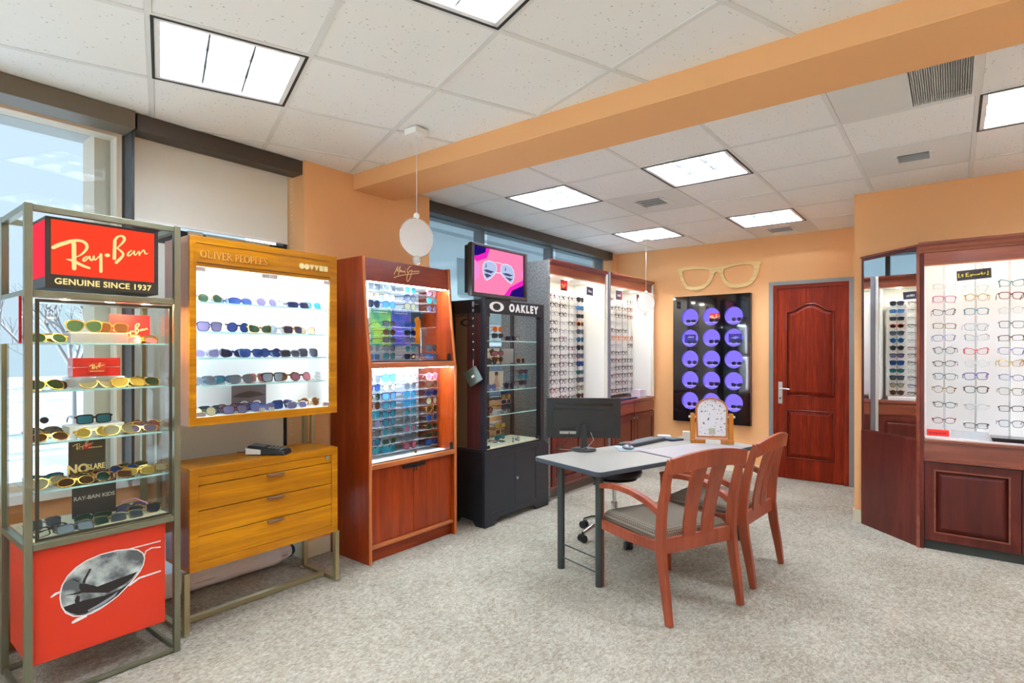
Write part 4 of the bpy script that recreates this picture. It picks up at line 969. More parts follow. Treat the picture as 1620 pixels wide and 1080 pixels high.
# ---------------------------------------------------------------- hanging tag on the charcoal case
ht = thing('hanging_tag', 'dark green square tag on a lettered black strap at the charcoal case', 'tag', (-2.96, 3.30, 1.77))
MB().box(-2.985, -2.965, 3.30, 3.352, 1.768, 1.772).box(-2.985, -2.965, 3.297, 3.301, 1.75, 1.79).build('hook', SATIN, ht)
MB().box(-2.990, -2.962, 3.298, 3.3005, 1.33, 1.765).build('strap', BLACKM, ht)
for i, c_ in enumerate('OAKLEY'):
    text_mb(c_, .024, Matrix(((1, 0, 0, -2.976), (0, 0, -1, 3.2979), (0, 1, 0, 1.72-i*.062), (0, 0, 0, 1))) @ Matrix.Rotation(-PI/2, 4, 'Z'), WHITEI, 'strap_lettering', ht, .0004, .0006)
MT = Matrix.Translation((-2.972, 3.296, 1.20)) @ Matrix.Rotation(math.radians(15), 4, 'Z') @ Matrix(((1, 0, 0, 0), (0, 0, -1, 0), (0, 1, 0, 0), (0, 0, 0, 1))) @ Matrix.Rotation(math.radians(32), 4, 'Z')
MB().prism(rect(-.062, .062, -.062, .062), .006, M=MT).build('card', plain('dark green card', (74, 88, 76), .25, coat=.5), ht)
MB().prism(rect(-.014, .014, -.009, .009), .0005, M=MT, z0=.0062).build('card_print', WHITEI, ht)
MB().tube([(-2.975, 3.299, 1.335), (-2.973, 3.296, 1.275)], .0015, 5).build('card_loop', WHITEI, ht)

# ---------------------------------------------------------------- 5 tall white bays
gp = thing('side_panel', 'tall grey speckled end panel between charcoal case and white bays', 'panel', (-3.2, 4.335, 0))
MB().box(-3.52, -2.955, 4.318, 4.345, 0, 2.25).build('panel', GREYLAM, gp, .001)
BX, BB = -2.98, -3.38
INNER = plain('bay white lining', (244, 242, 234), .5)
SH5 = {}
def bay(y0, y1, label):
    t = thing('display_bay', label, 'display bay', (-3.2, (y0+y1)/2, 0), 0)
    MB().box(BB-.01, BB, y0, y1, .8, 2.2).build('back_panel', INNER, t)
    MB().box(BB, BX, y0, y0+.016, .84, 2.14).build('side_lining', INNER, t)
    MB().box(BB, BX, y1-.016, y1, .84, 2.14).build('side_lining', INNER, t)
    MB().box(BB, BX-.02, y0+.016, y1-.016, 2.135, 2.15).build('ceiling_lining', INNER, t)
    MB().box(BX-.02, BX, y0, y1, 2.125, 2.215).build('frieze', MAHOGY, t)
    MB().prism([(BX-.02, 2.215), (BX+.005, 2.215), (BX+.012, 2.225), (BX+.03, 2.235), (BX+.04, 2.25), (BX+.04, 2.262), (BX-.02, 2.262)], y1-y0, M=MYZ(y0)).build('crown_moulding', MAHOGY, t)
    MB().box(BX, BX+.006, y0, y1, 2.125, 2.135).build('lower_bead', CHEDGEH, t)
    for k in range(3):
        yy = y0+(y1-y0)*(k+.5)/3; MB().cyl((-3.12, yy, 2.130), (-3.12, yy, 2.1349), .028, n=16).build('puck_light', emit('puck light', (255, 250, 240), CASE*5), t)
    # upright board that carries the frames
    MB().box(-3.245, -3.238, y0+.04, y1-.05, .87, 2.02).build('frame_board', plain('board white', (238, 238, 232), .45), t, .001)
    # base cabinet
    MB().box(BB, BX+.045, y0, y1, .805, .835).build('counter', MAHOGY, t, .004)
    MB().box(BB, BX+.02, y0, y1, .10, .804).build('carcass', MAHOGY, t)
    MB().box(BB, BX-.04, y0, y1, 0, .0995).build('kick', plain('dark kick', (90, 80, 74), .6), t)
    n = 2; w = (y1-y0)/n
    for i in range(n):
        a, b_ = y0+i*w+.006, y0+(i+1)*w-.006
        d = MB().prism(rect(a, b_, .13, .66), .016, M=FX(BX+.0205), holes=[rect(a+.06, b_-.06, .19, .60)]).build('door', MAHOG, t, .001)
        raised(rect(a+.06, b_-.06, .19, .60), FX(BX+.0215), .013, MAHOG, 'raised_panel', d, .03)
        MB().box(BX+.0205, BX+.0365, a, b_, .68, .79).build('drawer_front', MAHOGY, t, .001)
        ky = b_-.03 if i == 0 else a+.03
        MB().cyl((BX+.037, ky, .62), (BX+.055, ky, .62), .008, .012, n=12).build('knob', SATIN, d)
    return t
bay1 = bay(4.357, 5.445, 'left tall white bay of frames, mahogany trim, next to the grey panel')
bay2 = bay(5.525, 6.64, 'right tall white bay of frames, mahogany trim, next to the back wall')
dv = thing('divider', 'grey and cream upright strip between the two tall white bays', 'divider', (-3.2, 5.485, 0))
MB().box(-3.5, -2.965, 5.447, 5.475, 0, 2.262).build('cream_board', plain('cream board', (236, 232, 220), .45), dv)
MB().box(-3.5, -2.955, 5.4755, 5.523, 0, 2.262).build('grey_board', plain('grey board', (120, 118, 122), .3), dv)
ep = MB().box(-3.5, -2.96, 6.642, 6.665, 0, 2.262)
tag(ep.build('end_panel', plain('cream board', (236, 232, 220), .45)), 'cream end panel of the right white bay beside the back wall', 'panel')

# signs in the bays
def card(label, x, y, z, w, h, base, txt=None, tmat=None, ts=.03, shapes=(), rzz=0, tilt=0, cat='sign', name='sign_card', bold=.0006):
    M = Matrix.Translation((x, y, z)) @ Matrix.Rotation(rzz, 4, 'Z') @ FX(0) @ Matrix.Rotation(tilt, 4, 'Z')
    t_ = thing(name, label, cat, (x, y, z))
    MB().prism(rect(-w/2, w/2, -h/2, h/2), .003, M=M).build('card', base, t_)
    for P, mt in shapes: MB().prism(P, .0003, M=M, z0=.0032).build('print', mt, t_)
    if txt == '-': marks(MB(), M, w*.6, h*.3, .0036, 5).build('print', tmat, t_)
    elif txt: text_mb(txt, ts, M @ Matrix.Translation((0, 0, .0036)), tmat, 'lettering', t_, .0004, bold)
    return t_
REDC = plain('red card', (214, 30, 44), .4); DARKC = plain('slate card', (62, 66, 86), .4)
s_ = card('red and black sign hung in the left white bay', -3.0, Yc(892, -3.0), Zc(452, -3.0, 4.7), .115, .10, REDC, None, None, shapes=[([(-.057, -.05), (.057, -.05), (.03, -.03), (-.057, -.035)], BLACKI), ([(-.057, .05), (-.02, .05), (-.057, .02)], BLACKI)])
script_logo(FX(-2.9964, Yc(892, -3.0), Zc(452, -3.0, 4.7)), .00027, CREAMI, s_, w=3.2)
card('slate sign with pale lettering hung in the left white bay', -3.0, Yc(933, -3.0), Zc(460, -3.0, 5.1), .13, .085, DARKC, '-', WHITEI, .036, tilt=-.05)
card('blue and red sign hung in the right white bay', -3.0, Yc(979, -3.0), Zc(467, -3.0, 5.8), .14, .10, DARKC, '-', WHITEI, .030, shapes=[([(.0, -.05), (.07, -.05), (.07, .05), (.03, .05)], plain('brick card', (150, 50, 60), .4))])
s_ = card('red and black sign seen through the sheer round disc', -3.0, Yc(1025, -3.0)-.03, Zc(474, -3.0, 6.5), .14, .10, REDC, None, None, shapes=[([(-.07, -.05), (-.03, -.05), (-.05, .0), (-.07, .0)], BLACKI)])
script_logo(FX(-2.9964, Yc(1025, -3.0)-.03, Zc(474, -3.0, 6.5)), .0003, CREAMI, s_, w=3.2)
card('small dark sign at the far end of the right white bay', -3.06, Yc(1009, -3.06), Zc(472, -3.0, 6.5), .07, .09, plain('brown card', (84, 76, 66), .4))
bx = MB().box(-3.12, -3.0, 6.36, 6.52, .836, .925)
tag(bx.build('small_box', plain('pale lilac box', (222, 214, 226), .5), bevel=.002), 'small pale box on the counter of the right white bay', 'box')
ry = MB().box(-3.06, -2.96, 5.60, 6.20, .836, .852)
tag(ry.build('display_tray', plain('dark blue tray', (30, 34, 70), .2), bevel=.004), 'dark blue tray along the counter edge of the right white bay', 'tray')
ry = MB().box(-3.14, -3.02, 5.10, 5.36, .836, .872)
tag(ry.build('small_box', plain('white gift box', (228, 226, 218), .5), bevel=.002), 'low white box on the counter of the left white bay, behind the monitor', 'box')
# ================================================================== GLASSES
def outline(style, n=16):
    a, b, e = {'rect': (.0265, .0165, 4.5), 'square': (.0270, .0215, 4), 'round': (.0240, .0225, 2), 'oval': (.0260, .0180, 2.3), 'wayfarer': (.0265, .0205, 3.2), 'cat': (.0270, .0195, 2.8), 'aviator': (.0285, .0240, 2.4), 'wrap': (.0310, .0180, 2.6), 'navigator': (.0275, .0215, 3)}[style]
    L = []
    for i in range(n):
        t = 2*PI*(i+.5)/n; c, s = math.cos(t), math.sin(t)
        x = a*math.copysign(abs(c)**(2/e), c); z = b*math.copysign(abs(s)**(2/e), s)
        if style in ('wayfarer', 'navigator', 'square'): x *= 1+.10*z/b
        if style == 'cat': z += (.0055*(x/a) if z > 0 else .001)+(.003 if z > 0 and x > .5*a else 0)
        if style == 'aviator': x = x*(1+.16*z/b)+.004*(-z/b); z += .003*(x/a)
        if style == 'wrap': z += -.0035*(x/a) if z < 0 else .001*(x/a); x *= 1+.03*z/b
        L.append((x, z))
    return L
GM = {}
CX = .0345
def curvy(x): return .0+1.9*x*x      # the front bows back towards the temples
def glasses_meshes(style, rim, pose):
    key = (style, rim, pose)
    if key in GM: return GM[key]
    r = {'thick': .0042, 'mid': .0034, 'wire': .0016}[rim]; dep = {'thick': .0045, 'mid': .0034, 'wire': .0018}[rim]
    O = outline(style); top = max(p[1] for p in O)+r; bot = min(p[1] for p in O)-r
    a = max(p[0] for p in O); bq = max(abs(p[1]) for p in O)
    zc = -bot
    def place(L, sx): return [(sx*p[0]+sx*CX, p[1]+zc) for p in L]
    out = [(p[0]*(a+r)/a, p[1]*(bq+r*(1.35 if p[1] > 0 else .9))/bq) for p in O]
    fr = MB()
    for sx in (-1, 1):
        A, B = place(out, sx), place(O, sx)
        fr.prism(A, dep, M=Matrix(((1, 0, 0, 0), (0, 0, 1, 0), (0, 1, 0, 0), (0, 0, 0, 1))), holes=[B])
    bz = zc+top*.45
    inner = CX-a-r
    fr.box(-inner-.002, inner+.002, .0, dep, bz-.002-(r if rim != 'wire' else 0), bz+.001+r*.5)
    if style in ('aviator', 'navigator') and rim == 'wire': fr.box(-inner-.006, inner+.006, .0, dep, zc+top*.86, zc+top*.86+.0018)
    hz = zc+top*.55; hx = .0685
    for sx in (-1, 1):
        fr.box(sx*(CX+a-.001), sx*hx, .0003, dep+.002, hz-.0015-r*.7, hz+.0015+r*.7)
    for v in fr.v: v.y += curvy(v.x)
    ln = []
    for sx in (-1, 1):
        q = MB().prism(place(O, sx), .0012, M=Matrix(((1, 0, 0, 0), (0, 0, 1, dep*.4), (0, 1, 0, 0), (0, 0, 0, 1))))
        for v in q.v: v.y += curvy(v.x)
        ln.append(q)
    tm = []
    th = {'thick': .0028, 'mid': .0020, 'wire': .0011}[rim]; yb = curvy(.0685)+dep
    for sx in (-1, 1):
        if pose == 'open':
            P = [(sx*hx, yb, hz), (sx*(hx+.001), yb+.06, hz), (sx*(hx-.001), yb+.095, hz-.002), (sx*(hx-.003), yb+.125, hz-.018), (sx*(hx-.005), yb+.135, hz-.030)]
        else:
            off = .004 if sx > 0 else .0095
            P = [(sx*hx, yb+.001, hz), (sx*(hx-.006), yb+off, hz), (sx*(hx-.07), yb+off+.002, hz-.001), (sx*(hx-.105), yb+off+.002, hz-.006), (sx*(hx-.125), yb+off+.003, max(.004, hz-.020))]
        q = MB().tube(P, [th*1.25, th*1.3, th, th*1.2, th], 4, flat=1.7 if rim == 'thick' else 1.2, up=(0, 0, 1), smooth=False)
        tm.append(q)
    GM[key] = (fr, ln, tm, {})
    return GM[key]
FRM = {'black': (24, 24, 28), 'navy': (26, 38, 84), 'gold': (206, 160, 74), 'silver': (186, 188, 194), 'tortoise': (104, 62, 26), 'brown': (70, 40, 26), 'crystal': (206, 210, 216), 'grey': (84, 88, 98),
       'red': (206, 40, 36), 'maroon': (110, 26, 38), 'magenta': (164, 44, 130), 'teal': (26, 112, 130), 'blue': (44, 110, 190), 'purple': (84, 46, 132), 'orange': (226, 116, 40), 'green': (40, 66, 48), 'olive': (120, 112, 72), 'white': (226, 226, 226), 'pink': (226, 158, 170), 'lilac': (128, 116, 168), 'tan': (190, 150, 110)}
def fmat(c):
    metal = c in ('gold', 'silver')
    if c == 'tortoise': return speckle('tortoise acetate', (44, 26, 14), (196, 138, 60), 90, .2, .38, .62)
    if c == 'crystal': return pane('crystal acetate', (.9, .92, .94), 1.5, 1.5, body=(206, 210, 220), bodyfac=.55)
    return plain(c+' frame', FRM[c], .2, .85 if metal else 0, 0 if metal else .4)
LNS = {'grey': (112, 120, 128), 'green': (62, 92, 74), 'teal': (64, 148, 160), 'blue': (52, 92, 160), 'brown': (112, 74, 52), 'rose': (196, 120, 140), 'violet': (142, 134, 172), 'yellow': (210, 184, 96), 'orange': (232, 130, 40), 'smoke': (70, 78, 92), 'silver': (190, 200, 206), 'sky': (110, 170, 214), 'navy': (40, 50, 84), 'sand': (206, 196, 160)}
def lmat(c):
    if c == 'clear': return pane('clear lens', (.97, .98, .98), .35)
    t = tuple(.25+.75*((v/255)**1.6) for v in LNS[c])
    return pane(c+' lens', t, 1.6, 1.6, .02, body=LNS[c], bodyfac=.62)
USED = {}
def specs(label, kind, group, loc, rz, style='rect', frame='black', lens='clear', rim='mid', pose='open', tilt=0, roll=0, mini=False, scale=1.0):
    cat = 'sunglasses' if kind == 's' else 'eyeglasses'
    name = 'sunglasses' if kind == 's' else 'eyeglasses'
    USED[label] = USED.get(label, 0)+1
    fr, ln, tm, cache = glasses_meshes(style, rim, pose)
    if mini:
        if 'mini' not in cache:
            q = MB(); q.add(fr.v, fr.f, 0)
            for l in ln: q.add(l.v, l.f, 1)
            for l in tm: q.add(l.v, l.f, 0)
            cache['mini'] = q.mesh(name, [fmat(frame), lmat(lens)])
        o = bpy.data.objects.new(name, cache['mini']); COL.objects.link(o)
        for i, m in enumerate((fmat(frame), lmat(lens))):
            o.material_slots[i].link = 'OBJECT'; o.material_slots[i].material = m
        tag(o, label, cat, group)
    else:
        if 'fr' not in cache:
            cache['fr'] = fr.mesh('front_frame', [fmat(frame)]); cache['ln'] = [l.mesh('lens', [lmat(lens)]) for l in ln]; cache['tm'] = [l.mesh('temple', [fmat(frame)]) for l in tm]
        o = thing(name, label, cat, loc, 0, group)
        for nm, me, m in [('front_frame', cache['fr'], fmat(frame))]+[('lens', l, lmat(lens)) for l in cache['ln']]+[('temple', l, fmat(frame)) for l in cache['tm']]:
            p = bpy.data.objects.new(nm, me); COL.objects.link(p); p.parent = o
            p.material_slots[0].link = 'OBJECT'; p.material_slots[0].material = m
    o.location = loc; o.rotation_euler = (tilt, roll, rz); o.scale = (scale,)*3
    return o
R90 = PI/2
J = lambda a: random.uniform(-a, a)
LC = {'clear': 'clear', 'grey': 'grey', 'green': 'green', 'teal': 'teal', 'blue': 'blue', 'brown': 'brown', 'rose': 'rosy', 'violet': 'violet', 'yellow': 'yellow', 'orange': 'orange', 'smoke': 'smoky', 'silver': 'silvery', 'sky': 'sky blue', 'navy': 'navy', 'sand': 'sandy'}
def flab(frame, lens, style, place):
    sh = {'rect': 'rectangular', 'cat': 'cat-eye', 'wrap': 'wraparound', 'aviator': 'aviator', 'navigator': 'aviator'}.get(style, style)
    if lens == 'clear': return '%s %s eyeglasses, %s' % (frame, sh, place)
    return '%s %s sunglasses, %s lenses, %s' % (frame, sh, LC[lens], place)
# ---------------------------------------------------------------- steel case
G1 = 'sunglasses in the steel-framed case'
ACR = pane('acrylic riser', (.94, .95, .97), 1.0, 1.49, body=(240, 240, 240), bodyfac=.35)
def riser(label, x0, x1, y0, y1, z, h, M=ACR):
    mb = MB().box(x0, x1, y0, y1, z+h-.004, z+h).box(x1-.004, x1, y0, y1, z, z+h-.004).box(x0, x0+.004, y0, y1, z, z+h-.004)
    return tag(mb.build('display_riser', M, bevel=.001), label, 'riser')
riser('clear acrylic riser on the top shelf of the steel case', -3.06, -2.93, .72, .93, 1.4355, .045)
riser('clear acrylic riser holding red boxes, second shelf of the steel case', -3.06, -2.95, .72, .92, 1.2405, .048)
riser('white riser under the teal sunglasses, third shelf of the steel case', -3.06, -2.95, .72, .92, 1.0305, .048, WHITEL)
def put1(sh, y, x, style, frame, lens, rim, place, dz=0, rz=R90, tilt=-.7, pose='fold'):
    z = ([.640]+SH1[::-1])[sh]+.001+dz
    specs(flab(frame, lens, style, place), 's', G1, (x, y, z), rz, style, frame, lens, rim, pose, tilt)
S5 = ['bottom deck', 'fourth shelf', 'third shelf', 'second shelf', 'top shelf']
put1(4, .655, -2.95, 'round', 'gold', 'green', 'mid', 'left of top shelf, steel case')
put1(4, .655, -3.04, 'aviator', 'gold', 'brown', 'mid', 'left of top shelf at the back')
put1(4, .785, -2.99, 'aviator', 'gold', 'green', 'mid', 'on top riser, steel case', .045, tilt=-.1)
put1(4, .90, -3.03, 'navigator', 'gold', 'brown', 'mid', 'on top riser, steel case', .045, tilt=-.1)
put1(4, 1.00, -2.95, 'oval', 'gold', 'rose', 'mid', 'right of top shelf before red card')
put1(3, .645, -2.93, 'aviator', 'gold', 'green', 'mid', 'left of second shelf, steel case', rz=R90+.2)
put1(3, .665, -3.02, 'wrap', 'brown', 'brown', 'mid', 'left back of second shelf')
put1(3, .82, -2.925, 'aviator', 'gold', 'sand', 'mid', 'before the red boxes, steel case')
put1(3, 1.00, -2.95, 'navigator', 'gold', 'green', 'mid', 'right of second shelf, steel case', rz=R90-.15)
put1(3, .985, -3.05, 'round', 'green', 'green', 'mid', 'right back of second shelf')
put1(2, .82, -2.99, 'rect', 'black', 'teal', 'thick', 'standing on white riser, steel case', .048, tilt=0, pose='open')
put1(2, .65, -2.92, 'oval', 'gold', 'brown', 'mid', 'left front of third shelf')
put1(2, .66, -2.985, 'round', 'tortoise', 'grey', 'mid', 'left middle of third shelf', rz=R90+.25)
put1(2, .66, -3.06, 'aviator', 'gold', 'grey', 'mid', 'left back of third shelf')
put1(2, .80, -2.915, 'round', 'gold', 'yellow', 'mid', 'before the white riser, left')
put1(2, .98, -2.91, 'oval', 'gold', 'violet', 'mid', 'right front of third shelf', rz=R90-.1)
put1(2, .99, -2.97, 'wayfarer', 'tortoise', 'violet', 'mid', 'right middle of third shelf', rz=R90+.1)
put1(2, .98, -3.05, 'round', 'tortoise', 'brown', 'mid', 'right back of third shelf')
put1(1, .65, -3.02, 'wrap', 'black', 'teal', 'mid', 'left back of fourth shelf', tilt=0)
put1(1, .655, -2.93, 'aviator', 'gold', 'sand', 'mid', 'left front of fourth shelf', rz=R90+.15)
put1(1, .795, -2.91, 'round', 'tortoise', 'green', 'mid', 'before the no-glare sign', rz=R90-.2)
put1(1, .81, -2.97, 'wayfarer', 'tortoise', 'brown', 'thick', 'just before no-glare sign', rz=R90+.1)
put1(1, .97, -2.92, 'cat', 'gold', 'yellow', 'mid', 'right front of fourth shelf', rz=R90-.25)
put1(1, .945, -3.0, 'round', 'tortoise', 'blue', 'mid', 'right middle of fourth shelf', rz=R90+.1)
put1(1, 1.0, -3.08, 'oval', 'gold', 'green', 'mid', 'right back of fourth shelf')
put1(0, .66, -2.935, 'rect', 'black', 'clear', 'mid', 'left front of bottom deck, steel case', rz=R90+.3, tilt=-.5)
put1(0, .66, -3.04, 'square', 'silver', 'grey', 'mid', 'left back of bottom deck', rz=R90+.2, tilt=-.5)
put1(0, .80, -2.93, 'rect', 'olive', 'green', 'mid', 'before the kids sign, front', rz=R90+.1, tilt=-.6)
put1(0, .82, -3.0, 'wrap', 'green', 'green', 'mid', 'before the kids sign, back', rz=R90-.15, tilt=-.4)
put1(0, .93, -2.93, 'rect', 'olive', 'grey', 'mid', 'right of the kids sign', rz=R90, tilt=-.5)
put1(0, 1.01, -2.97, 'wayfarer', 'tortoise', 'smoke', 'mid', 'right front of bottom deck', rz=R90-.2, tilt=-.4)
put1(0, .99, -3.06, 'rect', 'grey', 'violet', 'mid', 'right back of bottom deck', rz=R90+.1, tilt=-.4)
put1(4, 1.03, -3.03, 'aviator', 'gold', 'grey', 'mid', 'right back of top shelf')
put1(3, .80, -3.11, 'oval', 'gold', 'brown', 'mid', 'behind the red boxes, steel case')
put1(3, .93, -2.90, 'aviator', 'gold', 'yellow', 'mid', 'right front of second shelf')
put1(2, .90, -2.91, 'aviator', 'gold', 'sand', 'mid', 'before the white riser, right')
put1(2, 1.03, -3.0, 'round', 'gold', 'rose', 'mid', 'far right of third shelf, steel case')
put1(1, .735, -2.90, 'oval', 'gold', 'brown', 'mid', 'left of the no-glare sign')
put1(1, .88, -2.915, 'rect', 'tortoise', 'brown', 'mid', 'right of the no-glare sign')
put1(1, 1.04, -2.95, 'oval', 'gold', 'sand', 'mid', 'far right of fourth shelf')
put1(0, .735, -2.91, 'rect', 'grey', 'silver', 'mid', 'left of the kids sign, steel case')
cd_ = MB().tube([(-3.10, .93, .643), (-3.09, .96, .69), (-3.06, 1.0, .70), (-3.03, 1.04, .675), (-3.02, 1.05, .644), (-3.06, .99, .644)], .0035, 6, closed=True)
tag(cd_.build('neck_cord', plain('pink cord', (240, 170, 190), .5)), 'pink glasses cord at the back of the bottom deck, steel case', 'cord')
# signs and boxes in the steel case
s_ = card('red logo card standing on the top shelf of the steel case', -3.10, .99, 1.505, .17, .135, REDC, cat='sign')
script_logo(FX(-3.0964, .995, 1.497), .00042, CREAMI, s_, w=2.6)
for k in range(2):
    t_ = thing('glasses_box', ('lower' if k == 0 else 'upper')+' red glasses box on the acrylic riser, steel case', 'box', (-3.0, .82, 1.289+k*.041), 0, 'red glasses boxes')
    MB().box(-3.04, -2.965, .735, .91, 1.2895+k*.041, 1.3285+k*.041).build('box', plain('red glossy box', (206, 30, 30), .2, coat=.4), t_, .001)
t_ = card('small red logo card on the front of the stacked red boxes', -2.962, .82, 1.328, .062, .044, REDL)
script_logo(FX(-2.9584, .82, 1.334), .00016, CREAMI, t_, w=3)
marks(MB(), FX(-2.9584, .82, 1.312), .05, .003).build('print', CREAMI, t_)
BRC = plain('dark brown card', (70, 62, 50), .4)
t_ = card('dark no-glare sign with red blot on the fourth shelf, steel case', -3.02, .80, .925, .135, .17, BRC, shapes=[(circ(.0, .055, .018, 16, .013), plain('red blot', (220, 40, 50), .4))])
text_mb('NO', .052, FX(-3.0164, .766, .882), CREAMI, 'lettering', t_, .0004, .0022, .95)
text_mb('GLARE', .033, FX(-3.0164, .829, .884), CREAMI, 'lettering', t_, .0004, .0012, .72)
script_logo(FX(-3.0160, .785, .985), .00022, CREAMI, t_, w=2.4)
marks(MB(), FX(-3.0160, .83, .972), .05, .006).build('print', CREAMI, t_)
t_ = card('dark kids-range sign standing on the bottom deck, steel case', -3.05, .835, .745, .165, .17, plain('night blue card', (62, 58, 60), .35), 'RAY-BAN KIDS', plain('silver ink', (214, 210, 204), .4), .0235)
# ---------------------------------------------------------------- walnut case
G2 = 'glasses in the amber walnut wall case'
def put2(sh, px, style, frame, lens, rim, i, X=-3.06, rz=R90, tilt=-.2, pose='fold', dz=0):
    z = ([1.064]+SH2[::-1])[sh]+.0015+dz
    pl = '%s on %s of walnut case' % (ORD[i], ['bottom', 'fourth shelf', 'third shelf', 'second shelf', 'top shelf'][sh])
    specs(flab(frame, lens, style, pl), 's', G2, (X, Yc(px, X), z), rz+J(.12), style, frame, lens, rim, pose, tilt)
rows2 = {4: [(334, 'round', 'gold', 'green', 'wire'), (383, 'wrap', 'navy', 'blue', 'mid'), (424, 'round', 'silver', 'violet', 'wire'), (452, 'oval', 'grey', 'silver', 'mid'), (474, 'rect', 'navy', 'navy', 'mid'), (496, 'aviator', 'silver', 'teal', 'wire')],
 3: [(333, 'square', 'navy', 'violet', 'mid'), (378, 'round', 'navy', 'blue', 'thick'), (413, 'cat', 'gold', 'green', 'mid'), (442, 'round', 'silver', 'silver', 'wire'), (466, 'wayfarer', 'tortoise', 'navy', 'mid'), (486, 'cat', 'maroon', 'sand', 'mid')],
 2: [(328, 'cat', 'crystal', 'violet', 'thick'), (370, 'cat', 'navy', 'navy', 'thick'), (399, 'wayfarer', 'navy', 'blue', 'mid'), (430, 'round', 'navy', 'blue', 'mid'), (462, 'rect', 'grey', 'smoke', 'thick'), (490, 'square', 'navy', 'smoke', 'thick')],
 1: [(324, 'oval', 'grey', 'grey', 'mid'), (357, 'wrap', 'navy', 'teal', 'mid'), (384, 'wayfarer', 'grey', 'grey', 'mid'), (408, 'square', 'tan', 'rose', 'mid'), (433, 'square', 'black', 'silver', 'thick'), (458, 'round', 'tortoise', 'brown', 'mid'), (478, 'round', 'brown', 'rose', 'mid'), (496, 'round', 'silver', 'clear', 'wire')],
 0: [(324, 'round', 'green', 'sand', 'wire'), (348, 'oval', 'navy', 'grey', 'mid'), (374, 'wayfarer', 'brown', 'violet', 'mid'), (398, 'round', 'navy', 'violet', 'mid'), (418, 'cat', 'blue', 'violet', 'mid'), (450, 'square', 'navy', 'blue', 'thick'), (472, 'oval', 'silver', 'violet', 'mid'), (492, 'round', 'tortoise', 'brown', 'thick')]}
for sh, L in rows2.items():
    for i, (px, st, f_, l_, rm) in enumerate(L):
        X = -3.03 if i % 2 == 0 else -3.075
        if len(L) > 6: X = -3.02-.055*(i % 2)
        up = (sh, i) in ((3, 0), (3, 1), (1, 4))
        put2(sh, px, st, f_, l_, rm, i, X, tilt=(0 if up else -.3), pose='open' if up and i == 0 else 'fold')
bk = [(4, 356, 'rect', 'navy', 'sky'), (2, 347, 'oval', 'navy', 'grey'), (2, 444, 'oval', 'navy', 'sky'), (1, 340, 'rect', 'grey', 'teal'), (0, 335, 'rect', 'navy', 'green'), (0, 362, 'oval', 'brown', 'rose'), (0, 388, 'rect', 'navy', 'violet')]
for k, (sh, px, st, f_, l_) in enumerate(bk):
    specs(flab(f_, l_, st, 'back row, %s of walnut case' % ['bottom', 'fourth shelf', 'third shelf', '', 'top shelf'][sh]+['', '', '', '', '', ', second', ', third'][k]), 's', G2, (-3.15, Yc(px, -3.15), ([1.064]+SH2[::-1])[sh]+.0015), R90+J(.1), st, f_, l_, 'mid', 'fold', -.2)
t_ = card('grey photo card of a hat and mirrored glasses, bottom of walnut case', -3.175, Yc(394, -3.175), 1.142, .20, .155, plain('grey photo', (92, 86, 92), .4), shapes=[([(-.1, .0), (-.06, .018), (.0, .03), (.06, .02), (.095, .002), (0, -.01)], plain('hat print', (44, 38, 42), .4)), (circ(-.03, -.042, .024, 16, .016), plain('pale print', (200, 204, 206), .3)), (circ(.045, -.042, .024, 16, .016), plain('pale print', (200, 204, 206), .3))])
for k, px in enumerate((415, 430)):
    y = Yc(px, -2.985)
    tag(MB().box(-3.0, -2.975, y-.012, y+.012, 1.0645, 1.09).build('crystal_cube', pane('crystal cube', (.93, .93, .9), 1.5, 1.6, body=(220, 214, 200), bodyfac=.4), bevel=.003), '%s small crystal cube at the front bottom of the walnut case' % ('left', 'right')[k], 'cube')
# ---------------------------------------------------------------- red cherry cabinet
G3 = 'sunglasses in the red cherry cabinet'
WSH = pane('white acrylic ledge', (.96, .98, .99), .8, body=(244, 248, 252), bodyfac=.25)
c3 = [592, 617, 650, 684]
up = {1.823: [('square', 'navy', 'grey'), ('aviator', 'grey', 'grey'), ('aviator', 'silver', 'teal'), ('round', 'silver', 'rose')], 1.762: [('round', 'gold', 'sand'), ('round', 'silver', 'sand'), ('aviator', 'navy', 'grey'), ('aviator', 'silver', 'teal')], 1.70: [('aviator', 'navy', 'smoke'), ('aviator', 'blue', 'sky'), ('aviator', 'grey', 'sand'), ('round', 'silver', 'violet')],
      1.575: [None, ('rect', 'black', 'grey'), ('wrap', 'navy', 'blue'), None], 1.512: [None, ('oval', 'brown', 'brown'), ('wrap', 'navy', 'navy'), None], 1.458: [None, ('rect', 'brown', 'grey'), ('oval', 'grey', 'violet'), None],
      1.395: [('round', 'silver', 'grey'), ('wayfarer', 'grey', 'grey'), ('round', 'silver', 'teal'), ('aviator', 'grey', 'grey')], 1.338: [('rect', 'blue', 'grey'), ('aviator', 'silver', 'teal'), ('rect', 'navy', 'smoke'), ('oval', 'blue', 'sky')]}
